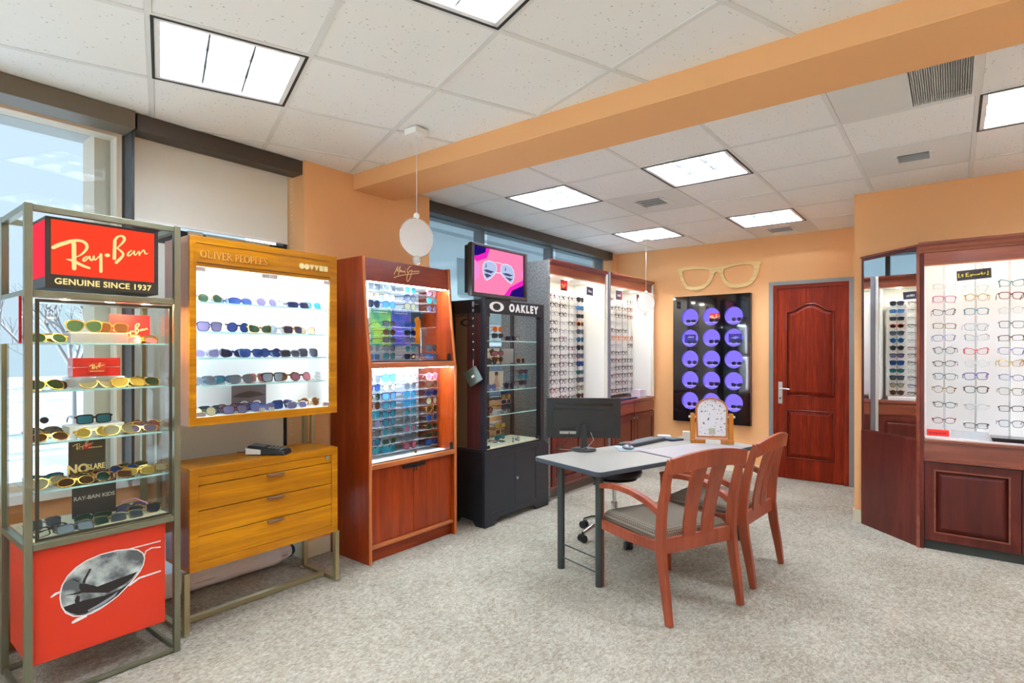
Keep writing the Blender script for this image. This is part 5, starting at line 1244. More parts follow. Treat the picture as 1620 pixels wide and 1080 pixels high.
lo = [[('round', 'silver', 'grey'), ('aviator', 'blue', 'sky'), ('round', 'silver', 'sand'), ('round', 'pink', 'rose')], [('round', 'navy', 'blue'), ('round', 'silver', 'sand'), ('round', 'silver', 'grey'), ('round', 'brown', 'brown')], [('round', 'silver', 'green'), ('square', 'navy', 'sky'), ('round', 'blue', 'teal'), ('wrap', 'navy', 'navy')],
      [('round', 'brown', 'brown'), ('wayfarer', 'navy', 'teal'), ('square', 'blue', 'teal'), ('round', 'brown', 'sand')], [('square', 'teal', 'teal'), ('cat', 'navy', 'teal'), ('round', 'silver', 'teal'), ('round', 'tortoise', 'brown')], [('round', 'silver', 'violet'), ('round', 'navy', 'teal'), ('round', 'grey', 'grey'), ('round', 'silver', 'blue')],
      [('oval', 'brown', 'grey'), ('round', 'grey', 'teal'), ('round', 'teal', 'rose'), ('oval', 'gold', 'green')], [('round', 'navy', 'teal'), ('rect', 'silver', 'green'), ('aviator', 'grey', 'grey'), ('rect', 'gold', 'green')], [('round', 'teal', 'teal'), ('cat', 'teal', 'teal'), ('round', 'rose' if 0 else 'maroon', 'rose'), ('wrap', 'navy', 'blue')]]
def ledge(z, xb=-3.394, xf=-3.14):
    MB().box(xb, xf, 2.342, 3.07, z-.0025, z).build('ledge', WSH, ch)
for k, (z, L) in enumerate(up.items()):
    if L[0]: ledge(z)
    else: MB().box(-3.30, -3.16, 2.56, 2.86, z-.004, z).build('ledge', WSH, ch)
    for i, q in enumerate(L):
        if not q: continue
        X = -3.17
        specs(flab(q[1], q[2], q[0], '%s row, %s column, upper cherry compartment' % (ORD[k], ORD[i])), 's', G3, (X, Yc(c3[i], X), z+.001), R90+.15, q[0], q[1], q[2], 'mid' if q[1] not in ('silver', 'gold') else 'wire', 'open', 0, scale=.97)
for k, L in enumerate(lo):
    z = 1.200-.0625*k-.022
    ledge(z)
    for i, q in enumerate(L):
        X = -3.15
        specs(flab(q[1], q[2], q[0], '%s row, %s column, lower cherry compartment' % (ORD[k], ORD[i])), 's', G3, (X, Yc(c3[i], X), z+.001), R90+.12, q[0], q[1], q[2], 'mid' if q[1] not in ('silver', 'gold') else 'wire', 'open', 0, scale=1.06)
# ---------------------------------------------------------------- charcoal case
G4 = 'sunglasses in the charcoal case'
def stand(label, x, y, z, items, base=.05, dz=.045, top=.02):
    t_ = thing('glasses_stand', label, 'stand', (x, y, z))
    MB().lathe([(base, 0), (base, .004), (.004, .006)], (x, y, z+.0005), 20).cyl((x, y, z+.005), (x, y, z+dz*len(items)+top), .003, n=8).build('stem', CHROME, t_)
    for k, (st, f_, l_, px_) in enumerate(items):
        zz = z+.022+dz*k
        specs(flab(f_, l_, st, px_), 's', G4, (x+.045, y, zz), R90+J(.15), st, f_, l_, 'mid', 'open')
    return t_
zt, z2, z3, z4, z5 = 1.486, 1.286, 1.076, .876, .6225
y_ = lambda px: Yc(px, -3.05)
stand('small chrome stand on the top shelf of the charcoal case', -3.08, y_(786), zt, [('rect', 'black', 'smoke', 'lower on top left stand'), ('round', 'orange', 'orange', 'top of the top left stand')], .03, .05, .0)
specs(flab('navy', 'navy', 'rect', 'top shelf middle, charcoal case'), 's', G4, (-3.03, y_(806), zt+.001), R90, 'rect', 'navy', 'navy', 'thick', 'fold', -.15)
specs(flab('black', 'silver', 'wrap', 'top shelf right, charcoal case'), 's', G4, (-3.07, y_(819), zt+.001), R90, 'wrap', 'black', 'silver', 'thick', 'fold', -.1)
stand('chrome stand with two pairs on the second shelf of the charcoal case', -3.08, y_(786), z2, [('rect', 'brown', 'brown', 'lower on second shelf stand'), ('wrap', 'black', 'rose', 'upper on second shelf stand')], .03, .05, .0)
specs(flab('black', 'smoke', 'wayfarer', 'second shelf far left, charcoal'), 's', G4, (-3.02, y_(775), z2+.001), R90, 'wayfarer', 'black', 'smoke', 'thick', 'fold', -.2)
specs(flab('tan', 'smoke', 'square', 'second shelf right, charcoal'), 's', G4, (-3.03, y_(822), z2+.001), R90, 'square', 'tan', 'smoke', 'thick', 'fold', -.1)
stand('triple chrome stand with bright teal pair in the middle, charcoal case', -3.07, y_(825), z3, [('rect', 'black', 'smoke', 'bottom of the triple stand'), ('round', 'teal', 'teal', 'middle of the triple stand'), ('wrap', 'maroon', 'smoke', 'top of the triple stand')], .055, .047)
specs(flab('blue', 'violet', 'wrap', 'third shelf far left, charcoal'), 's', G4, (-3.03, y_(775), z3+.001), R90, 'wrap', 'blue', 'violet', 'thick', 'fold', -.1)
specs(flab('navy', 'blue', 'wrap', 'raised pair, third shelf far left'), 's', G4, (-3.13, y_(772), z3+.055), R90, 'wrap', 'navy', 'blue', 'thick', 'open', 0)
specs(flab('navy', 'navy', 'round', 'third shelf middle, charcoal'), 's', G4, (-3.02, y_(802), z3+.001), R90, 'round', 'navy', 'navy', 'thick', 'fold', -.1)
stand('four-tier chrome stand with blue and yellow pairs, charcoal case', -3.09, y_(801), z4, [('rect', 'black', 'smoke', 'lowest of four-tier stand'), ('wrap', 'pink', 'smoke', 'second lowest of four-tier stand'), ('round', 'brown', 'yellow', 'yellow pair of four-tier stand'), ('wrap', 'navy', 'blue', 'top of four-tier stand')], .05, .042)
specs(flab('black', 'rose', 'round', 'fourth shelf far left, charcoal'), 's', G4, (-3.05, y_(773), z4+.001), R90, 'round', 'black', 'rose', 'thick', 'fold', 0)
specs(flab('maroon', 'violet', 'round', 'raised, fourth shelf far left'), 's', G4, (-3.12, y_(774), z4+.05), R90, 'round', 'maroon', 'violet', 'thick', 'open', 0)
stand('brass-lit round stand on the cream deck of the charcoal case', -3.08, y_(790), z5, [('wrap', 'teal', 'teal', 'lower on the deck stand'), ('rect', 'tan', 'brown', 'middle on the deck stand'), ('rect', 'gold', 'yellow', 'top of the deck stand')], .075, .05)
specs(flab('gold', 'sand', 'oval', 'standing at left of the cream deck'), 's', G4, (-3.14, y_(777), z5+.001), R90, 'oval', 'gold', 'sand', 'mid', 'fold', 0)
SK = plain('photo skin', (214, 160, 130), .5); PH = plain('warm photo', (222, 206, 190), .4)
card('pale photo card of a face on the second shelf, charcoal case', -3.16, y_(796), z2+.07, .16, .135, PH, shapes=[([(-.02, -.067), (.07, -.067), (.05, .02), (.0, .05), (-.03, .02)], SK), ([(-.04, .0), (.03, .03), (-.01, .067), (-.06, .05)], plain('dark hair print', (70, 46, 40), .5))], tilt=.02)
card('grey photo card on the right of the second shelf, charcoal case', -3.17, y_(820), z2+.07, .16, .13, plain('grey card', (176, 172, 176), .4))
card('photo card of a man on the third shelf, charcoal case', -3.15, y_(799), z3+.075, .19, .145, PH, shapes=[([(-.04, -.072), (.04, -.072), (.035, -.02), (.02, .0), (.02, .045), (-.018, .045), (-.02, 0), (-.035, -.02)], SK), ([(-.02, .035), (.022, .035), (.024, .06), (0, .07), (-.024, .06)], plain('dark hair print', (70, 46, 40), .5))])
for k, px in enumerate((769, 812, 820)):
    m_ = MB().lathe([(.012, 0), (.012, .01), (.006, .02), (.012, .035), (.004, .045)], (-2.95, Yc(px, -2.95), .6225), 12)
    tag(m_.build('figurine', SATIN), 'small metal figure on the cream deck, %s from the left' % ORD[k], 'figurine', 'small metal figures')
# ---------------------------------------------------------------- bays
pal1 = [('black', 'clear'), ('navy', 'clear'), ('silver', 'clear'), ('grey', 'clear'), ('black', 'clear'), ('maroon', 'clear'), ('silver', 'clear'), ('brown', 'clear'), ('black', 'clear')]
sun1 = [('black', 'smoke'), ('blue', 'sky'), ('black', 'smoke'), ('orange', 'navy'), ('grey', 'grey'), ('teal', 'blue'), ('black', 'smoke'), ('brown', 'violet'), ('navy', 'blue'), ('black', 'teal'), ('black', 'grey'), ('grey', 'sand'), ('brown', 'brown')]
rr = random.Random(5)
SHP = ['rect', 'oval', 'round', 'square', 'cat', 'wayfarer']
def board(group, nm, ys, z0, pitch, n, sun_last, skip=()):
    for i in range(n):
        for j, y in enumerate(ys):
            if (i, j) in skip: continue
            z = z0-pitch*i-.02
            if sun_last and j == len(ys)-1: f_, l_ = sun1[i]; rm = 'thick'; kd = 's'
            else: f_, l_ = rr.choice(pal1); rm = 'mid' if f_ not in ('silver', 'grey') else 'wire'; kd = 'e'
            if nm == 'right' and i == 5 and j > 0: f_ = 'orange'
            st = rr.choice(SHP)
            pl = '%s row from top, %s of %d columns, %s bay' % (ORD[i], ORD[j], len(ys), nm)
            specs('%s %s, %s' % (f_, 'sunglasses' if kd == 's' else 'frame', pl), kd, group, (-3.19, y, z), R90, st, f_, l_, rm, 'fold', 0, mini=True, scale=1.08)
B1Y = [4.60, 4.77, 4.94, 5.11, 5.285]
B2Y = [5.83, 6.0, 6.17, 6.34, 6.49]
board('frames in the left tall white bay', 'left', B1Y, 1.95, .0872, 13, True)
board('frames in the right tall white bay', 'right', B2Y, 2.0, .0905, 13, False, skip={(0, 0), (3, 4), (6, 3), (7, 4), (4, 4)})
for t_, ys, z0 in ((bay1, B1Y, 1.95), (bay2, B2Y, 2.0)):
    for y in ys:
        MB().cyl((-3.232, y, .89), (-3.232, y, 2.0), .004, n=6).build('rod', pane('clear rod', (.93, .95, .96), 1.5, 1.49, body=(225, 228, 230), bodyfac=.3), t_)
        for i in range(13): pass
# ================================================================== BLACK PANEL OF LIT ROUND NICHES
np_ = thing('niche_panel', 'glossy black wall panel with fifteen round violet-lit niches', 'display panel', (-2.262, 6.75, 1.3))
NX0, NX1, NZ0, NZ1, NY = -2.718, -1.808, .546, 2.062, 6.69
cols = [-2.509, -2.252, -1.995]; rows = [1.808, 1.555, 1.303, 1.052, .800]
holes = [circ(x, z, .104, 32) for x in cols for z in rows]
LACQ = plain('black lacquer', (10, 9, 14), .04, coat=.5, spec=.7)
MB().prism(rect(NX0, NX1, NZ0, NZ1), .012, M=FY(NY+.012), holes=holes).build('front_panel', LACQ, np_)
fr = MB()
for a in ((NX0, NX0+.012, NZ0, NZ1), (NX1-.012, NX1, NZ0, NZ1), (NX0+.012, NX1-.012, NZ0, NZ0+.012), (NX0+.012, NX1-.012, NZ1-.012, NZ1)): fr.box(a[0], a[1], NY+.0125, 6.749, a[2], a[3])
fr.build('box_side', BLACKP, np_)
VIO = emit('violet backlight', (.25, .18, 1.0), .95, True); VIOS = plain('violet sleeve', (150, 140, 250), .4)
SHELFG = emit('lit shelf edge', (.75, .6, 1.0), 1.0, True)
for j, z in enumerate(rows):
    for i, x in enumerate(cols):
        n_ = MB()
        P = circ(0, 0, .104, 32)
        vs = [FY(NY+.010) @ Vector((x+p[0], z+p[1], 0)) for p in P]+[FY(NY+.052) @ Vector((x+p[0], z+p[1], 0)) for p in P]
        n_.add(vs, [(k, (k+1) % 32, 32+(k+1) % 32, 32+k) for k in range(32)], 0, True)
        nn = n_.build('niche_sleeve', VIOS, np_)
        MB().prism(circ(x, z, .103, 32), .003, M=FY(NY+.056)).build('niche_back', VIO, np_)
        MB().box(x-.078, x+.078, NY+.013, NY+.050, z-.070, z-.066).box(x-.078, x+.078, NY+.011, NY+.013, z-.070, z-.066, 1).build('niche_shelf', [ACR, SHELFG], np_)
gp_ = [('rect', 'navy'), ('wayfarer', 'black'), ('round', 'purple'), ('oval', 'navy'), ('wayfarer', 'purple'), ('square', 'navy'), ('round', 'purple'), ('wrap', 'navy'), ('oval', 'black'), ('rect', 'black'), ('square', 'maroon'), ('cat', 'navy'), ('round', 'maroon'), ('rect', 'purple'), ('wrap', 'black')]
RN = ['top', 'second', 'middle', 'fourth', 'bottom']; CN = ['left', 'middle', 'right']
for j, z in enumerate(rows):
    for i, x in enumerate(cols):
        st, f_ = gp_[j*3+i]
        xo = x+(.02 if i == 0 else .028)*(1 if (j*3+i) not in (0, 7) else .3)
        specs('dark %s glasses in the %s niche of the %s column, black panel' % (st if st != 'rect' else 'rectangular', RN[j], CN[i]), 's', 'glasses in the round niches', (xo, NY+.016, z-.0655), J(.15), st, f_, 'smoke', 'mid', 'fold', -.05, mini=True, scale=.92)
def cardY(label, x, y, z, w, h, base):
    t_ = thing('sign_card', label, 'sign', (x, y, z))
    MB().prism(rect(-w/2, w/2, -h/2, h/2), .002, M=FY(y, x, z)).build('card', base, t_)
    return t_
s_ = cardY('red logo card in the top niche of the middle column', -2.225, NY+.049, 1.80, .12, .10, REDC); script_logo(FY(NY+.0465, -2.225, 1.805), .00034, CREAMI, s_, w=3)
s_ = cardY('indigo card in the second niche of the left column', -2.52, NY+.049, 1.55, .14, .10, plain('indigo card', (48, 30, 130), .4)); marks(MB(), FY(NY+.0465, -2.51, 1.57), .07, .014).build('print', WHITEI, s_)
s_ = cardY('indigo photo card in the second niche of the right column', -1.99, NY+.049, 1.55, .15, .10, plain('indigo card', (48, 30, 130), .4)); MB().prism([(-.05, -.01), (.0, .01), (.05, .0), (.0, -.02)], .0004, M=FY(NY+.0465, -1.99, 1.56)).build('print', plain('pale violet ink', (150, 140, 220), .4), s_)

# ================================================================== RIGHT-HAND CABINET
rc = thing('display_cabinet', 'dark mahogany cabinet with white lit back and rows of eyeglasses at right', 'display cabinet', (.8, 5.16, 0))
RX0, RX1, RF, RB_ = -.185, 1.9, 4.945, 5.375
MB().box(RX0, -.162, RF, RF+.04, 0, 2.12).build('front_post', MAHOG, rc, .001)
MB().box(RX0+.005, -.162, RF+.04, RB_, .1, 2.12).build('side_panel', MAHOG, rc)
MB().box(-.162, RX1, RF, RF+.03, 2.002, 2.092).build('frieze', MAHOGX, rc, .001)
prf = [(RF, 2.092), (RF-.008, 2.095), (RF-.012, 2.108), (RF-.022, 2.118), (RF-.028, 2.135), (RF-.045, 2.148), (RF-.05, 2.165), (RF+.06, 2.165), (RF+.06, 2.092)]
MXX = lambda x: Matrix(((0, 0, 1, x), (1, 0, 0, 0), (0, 1, 0, 0), (0, 0, 0, 1)))
MB().prism(prf, RX1-RX0+.01, M=MXX(RX0-.01)).build('crown_moulding', MAHOGX, rc)
MB().box(-.162, RX1, RF-.004, RF+.006, 2.000, 2.008).build('lower_bead', CHEDGEH, rc)
MB().box(-.162, RX1, 5.30, 5.31, .79, 2.1).box(-.162, -.158, RF+.03, 5.30, .79, 2.1).box(-.158, RX1, RF+.031, 5.30, 2.09, 2.1).box(-.158, RX1, RF+.03, 5.30, .778, .79).build('white_lining', WHITEL, rc)
for x in (.06, .55, 1.0, 1.5):
    MB().cyl((x, 5.02, 2.078), (x, 5.02, 2.0895), .03, n=16).build('puck_light', emit('cabinet puck light', (255, 250, 240), CASE*2), rc)
MB().box(-.1, RX1-.1, 4.985, 5.0, 2.080, 2.0895).build('light_strip', emit('cabinet strip light', (255, 250, 244), CASE*.42), rc)
MB().box(-.162, RX1, RF-.012, RF+.035, .758, .778).build('ledge_moulding', MAHOGX, rc, .004)
MB().box(-.162, RX1, RF, RF+.03, .640, .758).build('apron', MAHOGX, rc, .001)
MB().box(-.162, RX1, RF-.014, RF+.03, .622, .640).build('lower_moulding', MAHOGX, rc, .005)
MB().box(-.162, RX1, RF+.028, RB_, .08, .622).build('carcass', BLACKM, rc)
MB().box(-.162, RX1, RF+.02, RB_, 0, .0795).build('kick', plain('dark green kick', (48, 54, 50), .6), rc)
for i in range(4):
    a = -.158+i*.515; b_ = a+.509
    d = MB().prism(rect(a, b_, .066, .617), .02, M=FY(RF+.024), holes=[rect(a+.058, b_-.058, .128, .560)]).build('door', MAHOG, rc, .001)
    MB().prism(rect(a+.052, b_-.052, .122, .566), .006, M=FY(RF+.006), holes=[rect(a+.062, b_-.062, .132, .556)]).build('door_bead', MAHOGX, d)
    raised(rect(a+.061, b_-.061, .131, .557), FY(RF+.022), .018, MAHOG, 'raised_panel', d, .034)
# angled mirror panel
am = thing('mirror_panel', 'tall angled mahogany panel with a mirror in its upper part', 'mirror', (-.38, 5.14, 0))
import itertools
pA, pB = Vector((-.588, 5.346, 0)), Vector((-.187, 4.945, 0)); u = (pB-pA).normalized(); nrm = Vector((-u.y, u.x, 0))*-1
if nrm.y > 0: nrm = -nrm
Wd = (pB-pA).length
MA = Matrix(((u.x, 0, nrm.x, pA.x), (u.y, 0, nrm.y, pA.y), (0, 1, 0, 0), (0, 0, 0, 1)))
bk_ = MB().prism(rect(.0, Wd, 0, .762), .018, M=MA, z0=-.018).build('lower_panel', MAHOG, am, .001)
MB().prism(rect(.0, Wd, .762, 2.15), .018, M=MA, z0=-.022, holes=[rect(.022, Wd-.03, .772, 2.125)]).build('mirror_frame', MAHOG, am)
MB().prism(rect(.022, Wd-.03, .772, 2.125), .004, M=MA, z0=-.010).build('mirror', MIRROR, am)
MB().prism(rect(-.004, Wd+.004, 2.15, 2.162), .03, M=MA, z0=-.024).build('top_trim', MAHOGX, am)
MB().prism(rect(Wd-.022, Wd, 0, 2.15), .006, M=MA, z0=.0005).build('edge_strip', MAHOGX, am)
# sign
t_ = thing('hanging_sign', 'black sign with yellow handwritten lettering hung over the right-hand eyeglasses', 'sign', (.125, 5.05, 1.94))
MS_ = FY(5.05, .113, 1.93)
MB().prism([(-.093, -.036), (.093, -.031), (.093, .036), (-.093, .034)], .004, M=MS_ @ Matrix.Rotation(.03, 4, 'Z')).build('board', plain('blackboard', (46, 44, 50), .45), t_)
YL = plain('yellow paint', (246, 232, 60), .5)
def strokes(L, M, mat, par, k=.001, th=.0005, z0=0):
    mb = MB()
    for s in L: mb.ribbon(s, M, k=k, th=th, z0=z0)
    return mb.build('lettering', mat, par)
hand = [[(-82, 14, 4), (-82, -12, 4), (-76, -12, 3)], [(-72, -11, 4), (-71, -10, 4)], [(-66, 6, 3), (-58, 8, 3), (-60, -10, 4)], [(-66, 6, 3), (-66, -4, 3), (-58, -2, 3)],
 [(-28, 14, 3), (-42, 13, 4), (-42, -9, 5), (-26, -9, 4)], [(-41, 3, 3), (-31, 3, 3)], [(-20, 2, 3), (-16, -6, 3)], [(-9, 4, 3), (-17, -14, 3)], [(-6, -5, 3), (-2, 2, 3), (3, -5, 3)], [(3, -5, 3), (8, 0, 3), (11, -5, 3), (15, 1, 3), (19, -4, 3)], [(21, -4, 3), (24, 2, 3), (28, -2, 3), (24, -5, 3)], [(31, -4, 3), (32, 4, 3), (36, 5, 3)], [(42, 14, 3), (41, -5, 3)], [(37, 5, 3), (50, 4, 3), (43, 1, 3), (50, -5, 3)], [(62, 8, 3), (55, 4, 3), (61, 0, 3), (54, -4, 3)], [(76, 16, 4), (74, -8, 4)], [(70, -9, 4), (77, -9, 4)]]
strokes(hand, MS_ @ Matrix.Rotation(.03, 4, 'Z'), YL, t_, z0=.0045)
for x in (-.06, .055): MB().tube([MS_ @ Vector((x, .033, .002)), (.113, 5.05, 2.0885)], .0012, 5).build('wire', GOLD, t_)
# the three columns of frames
GR_ = 'eyeglasses in the right-hand cabinet'
cy_ = [[452, 474, 494, 515, 535, 555, 575, 596, 617, 640, 665], [454, 471, 493, 518, 534, 556, 576, 596, 617, 643, 673], [448, 468, 491, 514, 534, 556, 575, 597, 620, 646, 671]]
cx_ = [-.051, .128, .312]
fr3 = [[('rect', 'crystal', 'wire'), ('square', 'magenta', 'mid'), ('cat', 'navy', 'mid'), ('rect', 'tortoise', 'mid'), ('wayfarer', 'lilac', 'mid'), ('round', 'black', 'mid'), ('oval', 'brown', 'mid'), ('wayfarer', 'grey', 'mid'), ('round', 'tortoise', 'mid'), ('oval', 'green', 'mid'), ('oval', 'maroon', 'mid')],
       [('rect', 'crystal', 'wire'), ('round', 'gold', 'mid'), ('wayfarer', 'teal', 'mid'), ('square', 'crystal', 'mid'), ('cat', 'silver', 'mid'), ('cat', 'red', 'thick'), ('round', 'white', 'mid'), ('square', 'purple', 'thick'), ('wayfarer', 'brown', 'thick'), ('oval', 'silver', 'wire'), ('rect', 'black', 'mid')],
       [('cat', 'teal', 'thick'), ('wayfarer', 'maroon', 'thick'), ('round', 'silver', 'wire'), ('square', 'grey', 'mid'), ('rect', 'brown', 'mid'), ('square', 'lilac', 'mid'), ('cat', 'gold', 'thick'), ('oval', 'lilac', 'mid'), ('square', 'olive', 'mid'), ('rect', 'brown', 'mid'), ('wayfarer', 'grey', 'mid')]]
CR = pane('clear rod', (.93, .95, .96), 1.5, 1.49, body=(225, 228, 230), bodyfac=.3)
for j in range(3):
    x = cx_[j]
    MB().cyl((x, 5.27, .795), (x, 5.27, 2.06), .006, n=8).build('rod', CR, rc)
    for i in range(11):
        st, f_, rm = fr3[j][i]
        z = Zc(cy_[j][i], x, 5.12)
        MB().cyl((x, 5.265, z+.006), (x, 5.135, z-.001), .003, n=6).build('peg', CR, rc)
        pl = '%s from top, %s column of the right-hand cabinet' % (ORD[i], CN[j])
        specs(flab(f_, 'clear', st, pl), 'e', GR_, (x, 5.12, z-.022), J(.10), st, f_, 'clear', rm, 'open', 0, roll=J(.05), scale=1.0)
# on the ledge
t_ = thing('case_box', 'narrow red box with dark print at the left end of the cabinet ledge', 'box', (-.09, 5.08, .79))
MB().box(-.150, -.022, 5.06, 5.12, .7905, .832).build('box', plain('bright red box', (236, 34, 20), .4), t_, .001)
marks(MB(), FY(5.0598, -.086, .813), .10, .014).build('print', plain('dark red ink', (120, 20, 20), .5), t_)
t_ = thing('acrylic_tray', 'low clear acrylic tray on the cabinet ledge', 'tray', (.09, 5.1, .79))
MB().box(-.015, .195, 5.0, 5.18, .7905, .796).box(-.015, .195, 5.176, 5.18, .796, .828).box(-.015, -.011, 5.0, 5.176, .796, .828).box(.191, .195, 5.0, 5.176, .796, .828).box(-.015+.004, .191, 5.0, 5.004, .796, .828).build('tray', ACR, t_)
t_ = thing('eyeglass_tray', 'black tray on the cabinet ledge at the right edge', 'tray', (.36, 5.02, .79))
MB().hexa([(.21, 4.975, .7905), (.52, 4.975, .7905), (.52, 5.12, .7905), (.21, 5.12, .7905)], [(.20, 4.965, .818), (.53, 4.965, .818), (.53, 5.13, .818), (.20, 5.13, .818)]).build('tray', plain('black gloss tray', (40, 42, 46), .2), t_, .003)

# ================================================================== DESK
ua = math.radians(16.5); du = Vector((math.sin(ua), math.cos(ua), 0)); dv_ = Vector((-du.y, du.x, 0)); Bc = Vector((-1.600, 2.850, 0))
DL, DW, DH = 1.62, .62, .70
dc_ = Bc+du*DL/2+dv_*DW/2
desk = thing('desk', 'grey laminate desk with dark rounded edge and dark green-grey tube legs', 'desk', (dc_.x, dc_.y, 0), 0)
MD = Matrix(((du.x, dv_.x, 0, Bc.x), (du.y, dv_.y, 0, Bc.y), (0, 0, 1, 0), (0, 0, 0, 1)))
def rrect(x0, x1, y0, y1, r, n=6):
    P = []
    for cx, cy, a0 in ((x1-r, y1-r, 0), (x0+r, y1-r, 90), (x0+r, y0+r, 180), (x1-r, y0+r, 270)):
        for k in range(n+1):
            a = math.radians(a0+90*k/n); P.append((cx+r*math.cos(a), cy+r*math.sin(a)))
    return P
MB().prism(rrect(.006, DL-.006, .006, DW-.006, .035), .026, M=MD, z0=DH-.0265).build('desk_top', speckle('grey desk laminate', (152, 145, 134), (168, 162, 150), 300, .4, spec=.3), desk)
MB().prism(rrect(0, DL, 0, DW, .04), .027, M=MD, z0=DH-.028, holes=[rrect(.0065, DL-.0065, .0065, DW-.0065, .0345)]).build('edge_band', plain('dark blue grey edge', (62, 72, 80), .45), desk, .004)
LEGC = plain('dark green grey leg', (50, 58, 56), .4)
for (a, b_) in ((.085, .085), (.085, .435), (DL-.10, .085), (DL-.10, .435)):
    p = MD @ Vector((a, b_, 0)); MB().cyl((p.x, p.y, 0), (p.x, p.y, DH-.028), .024, n=20).build('leg', LEGC, desk)
for a in (.085, DL-.10):
    m_ = MB()
    for z in (.16, .075): m_.tube([MD @ Vector((a, .108, z)), MD @ Vector((a, .412, z))], .0045, 6)
    m_.build('leg_rail', LEGC, desk)
    m_ = MB().prism(rect(a-.02, a+.02, .05, DW-.05), .02, M=MD, z0=DH-.0485).build('top_bracket', LEGC, desk)
def onD(x, y, z): return MD @ Vector((x, y, DH+z))
def dloc(x, y):     # world xy -> desk coordinates
    v = MD.inverted() @ Vector((x, y, 0)); return v.x, v.y
# monitor seen from behind
mo = thing('monitor', 'black computer monitor seen from behind at the left end of the desk', 'monitor', (-2.03, 3.40, DH))
th = math.radians(205)     # turned to face the far side
mx, my = -2.055, 3.44
# screen plane faces away from the camera
wv = Vector((math.cos(math.radians(35)), math.sin(math.radians(35)), 0)); bn = Vector((wv.y, -wv.x, 0))
MO = Matrix(((wv.x, 0, bn.x, mx), (wv.y, 0, bn.y, my), (0, 1, 0, 0), (0, 0, 0, 1)))
z0m, z1m = .785, 1.067
MB().prism(rect(-.262, .262, z0m, z1m), .022, M=MO, z0=-.03).build('back_shell', BLACKP, mo, .004)
MB().prism(rect(-.20, .205, z0m+.225, z0m+.245), .002, M=MO, z0=-.0095).build('vent_slot', plain('dark slot', (12, 12, 14), .2), mo)
MB().prism(rrect(-.215, .215, z0m+.05, z0m+.20, .02), .016, M=MO, z0=-.0085, holes=[rect(-.17, -.05, z0m+.055, z0m+.075)]).build('back_hump', BLACKP, mo, .004)
MB().prism(rect(-.168, -.052, z0m+.028, z0m+.048), .004, M=MO, z0=-.0078).build('port_panel', plain('port silver', (176, 178, 172), .4, .5), mo)
MB().prism(rect(-.256, .256, z0m+.006, z1m-.006), .002, M=MO, z0=-.0325).build('screen', plain('dark glass', (12, 14, 16), .05), mo)
MB().prism(rect(-.022, .022, DH+.012, z0m+.10), .022, M=MO, z0=.008).build('neck', BLACKP, mo, .004)
bp = MO @ Vector((0, DH, .01))
MB().lathe([(.088, 0), (.09, .004), (.088, .012), (.02, .016)], (bp.x, bp.y, DH+.0005), 28).build('base', BLACKP, mo)
MB().tube([MO @ Vector((-.10, z0m+.04, .0)), MO @ Vector((-.11, z0m+.0, .02)), MO @ Vector((-.16, DH+.012, .01)), MO @ Vector((-.20, DH+.006, -.03))], .003, 6).build('cable', BLACKM, mo)
MB().tube([MO @ Vector((.05, z0m+.04, .0)), MO @ Vector((.07, z0m-.01, .015)), MO @ Vector((.03, DH+.03, .035)), MO @ Vector((-.05, DH+.006, .05)), MO @ Vector((-.17, DH+.006, .0))], .0026, 6).build('cable', plain('grey cable', (150, 150, 150), .5), mo)
# keyboard
kb = thing('keyboard', 'black computer keyboard with grey keys behind the writing pad on the desk', 'keyboard', (-1.87, 3.97, DH), math.radians(-17+90))
kw = Vector((math.sin(math.radians(8)), math.cos(math.radians(8)), 0)); kd = Vector((-kw.y, kw.x, 0))
MK = Matrix(((kw.x, kd.x, 0, -1.86), (kw.y, kd.y, 0, 3.98), (0, 0, 1, DH), (0, 0, 0, 1)))
MB().hexa([MK @ Vector(p) for p in ((-.22, -.07, .001), (.22, -.07, .001), (.22, .07, .001), (-.22, .07, .001))], [MK @ Vector(p) for p in ((-.22, -.07, .022), (.22, -.07, .022), (.22, .07, .012), (-.22, .07, .012))]).build('body', BLACKP, kb, .003)
KEY = MB().box(-.0085, .0085, -.0085, .0085, 0, .007)
kme = KEY.mesh('key', [plain('key plastic', (112, 120, 126), .35)])
for r_ in range(5):
    for c_ in range(22):
        if r_ == 0 and 4 <= c_ <= 9 and c_ != 4: continue
        o = bpy.data.objects.new('key', kme); COL.objects.link(o); o.parent = kb
        p = MK @ Vector((-.208+c_*.0198, .054-r_*.027, .0128+r_*.0019))
        o.matrix_basis = parent_world(kb).inverted() @ Matrix.Translation(p) @ Matrix.Rotation(math.atan2(kw.y, kw.x), 4, 'Z')
# mouse things, notes
t_ = thing('mouse_pad', 'thin pale pad with a red corner beside the monitor base', 'mouse pad', (-1.80, 3.64, DH))
MB().prism(rrect(-.09, .09, -.07, .07, .012), .003, M=Matrix.Translation((-1.80, 3.66, DH+.0005)) @ Matrix.Rotation(.7, 4, 'Z')).build('pad', plain('grey blue pad', (150, 160, 166), .6), t_)
MB().prism(rect(.035, .085, -.06, -.02), .0006, M=Matrix.Translation((-1.80, 3.66, DH+.0036)) @ Matrix.Rotation(.7, 4, 'Z')).build('pad_print', plain('orange red print', (240, 90, 60), .5), t_)
ms = thing('computer_mouse', 'silver and black computer mouse on the pale pad', 'mouse', (-1.815, 3.65, DH))
MB().sphere((-1.815, 3.65, DH+.018), .032, 14, sc=(1.45, .95, .55)).build('shell', plain('silver mouse', (150, 152, 156), .25, .5), ms)
MB().sphere((-1.80, 3.642, DH+.026), .014, 10, sc=(1.3, .9, .8)).build('wheel', BLACKM, ms)
t_ = thing('paper_slips', 'pink and white slips of paper between mouse and keyboard', 'paper', (-1.86, 3.72, DH))
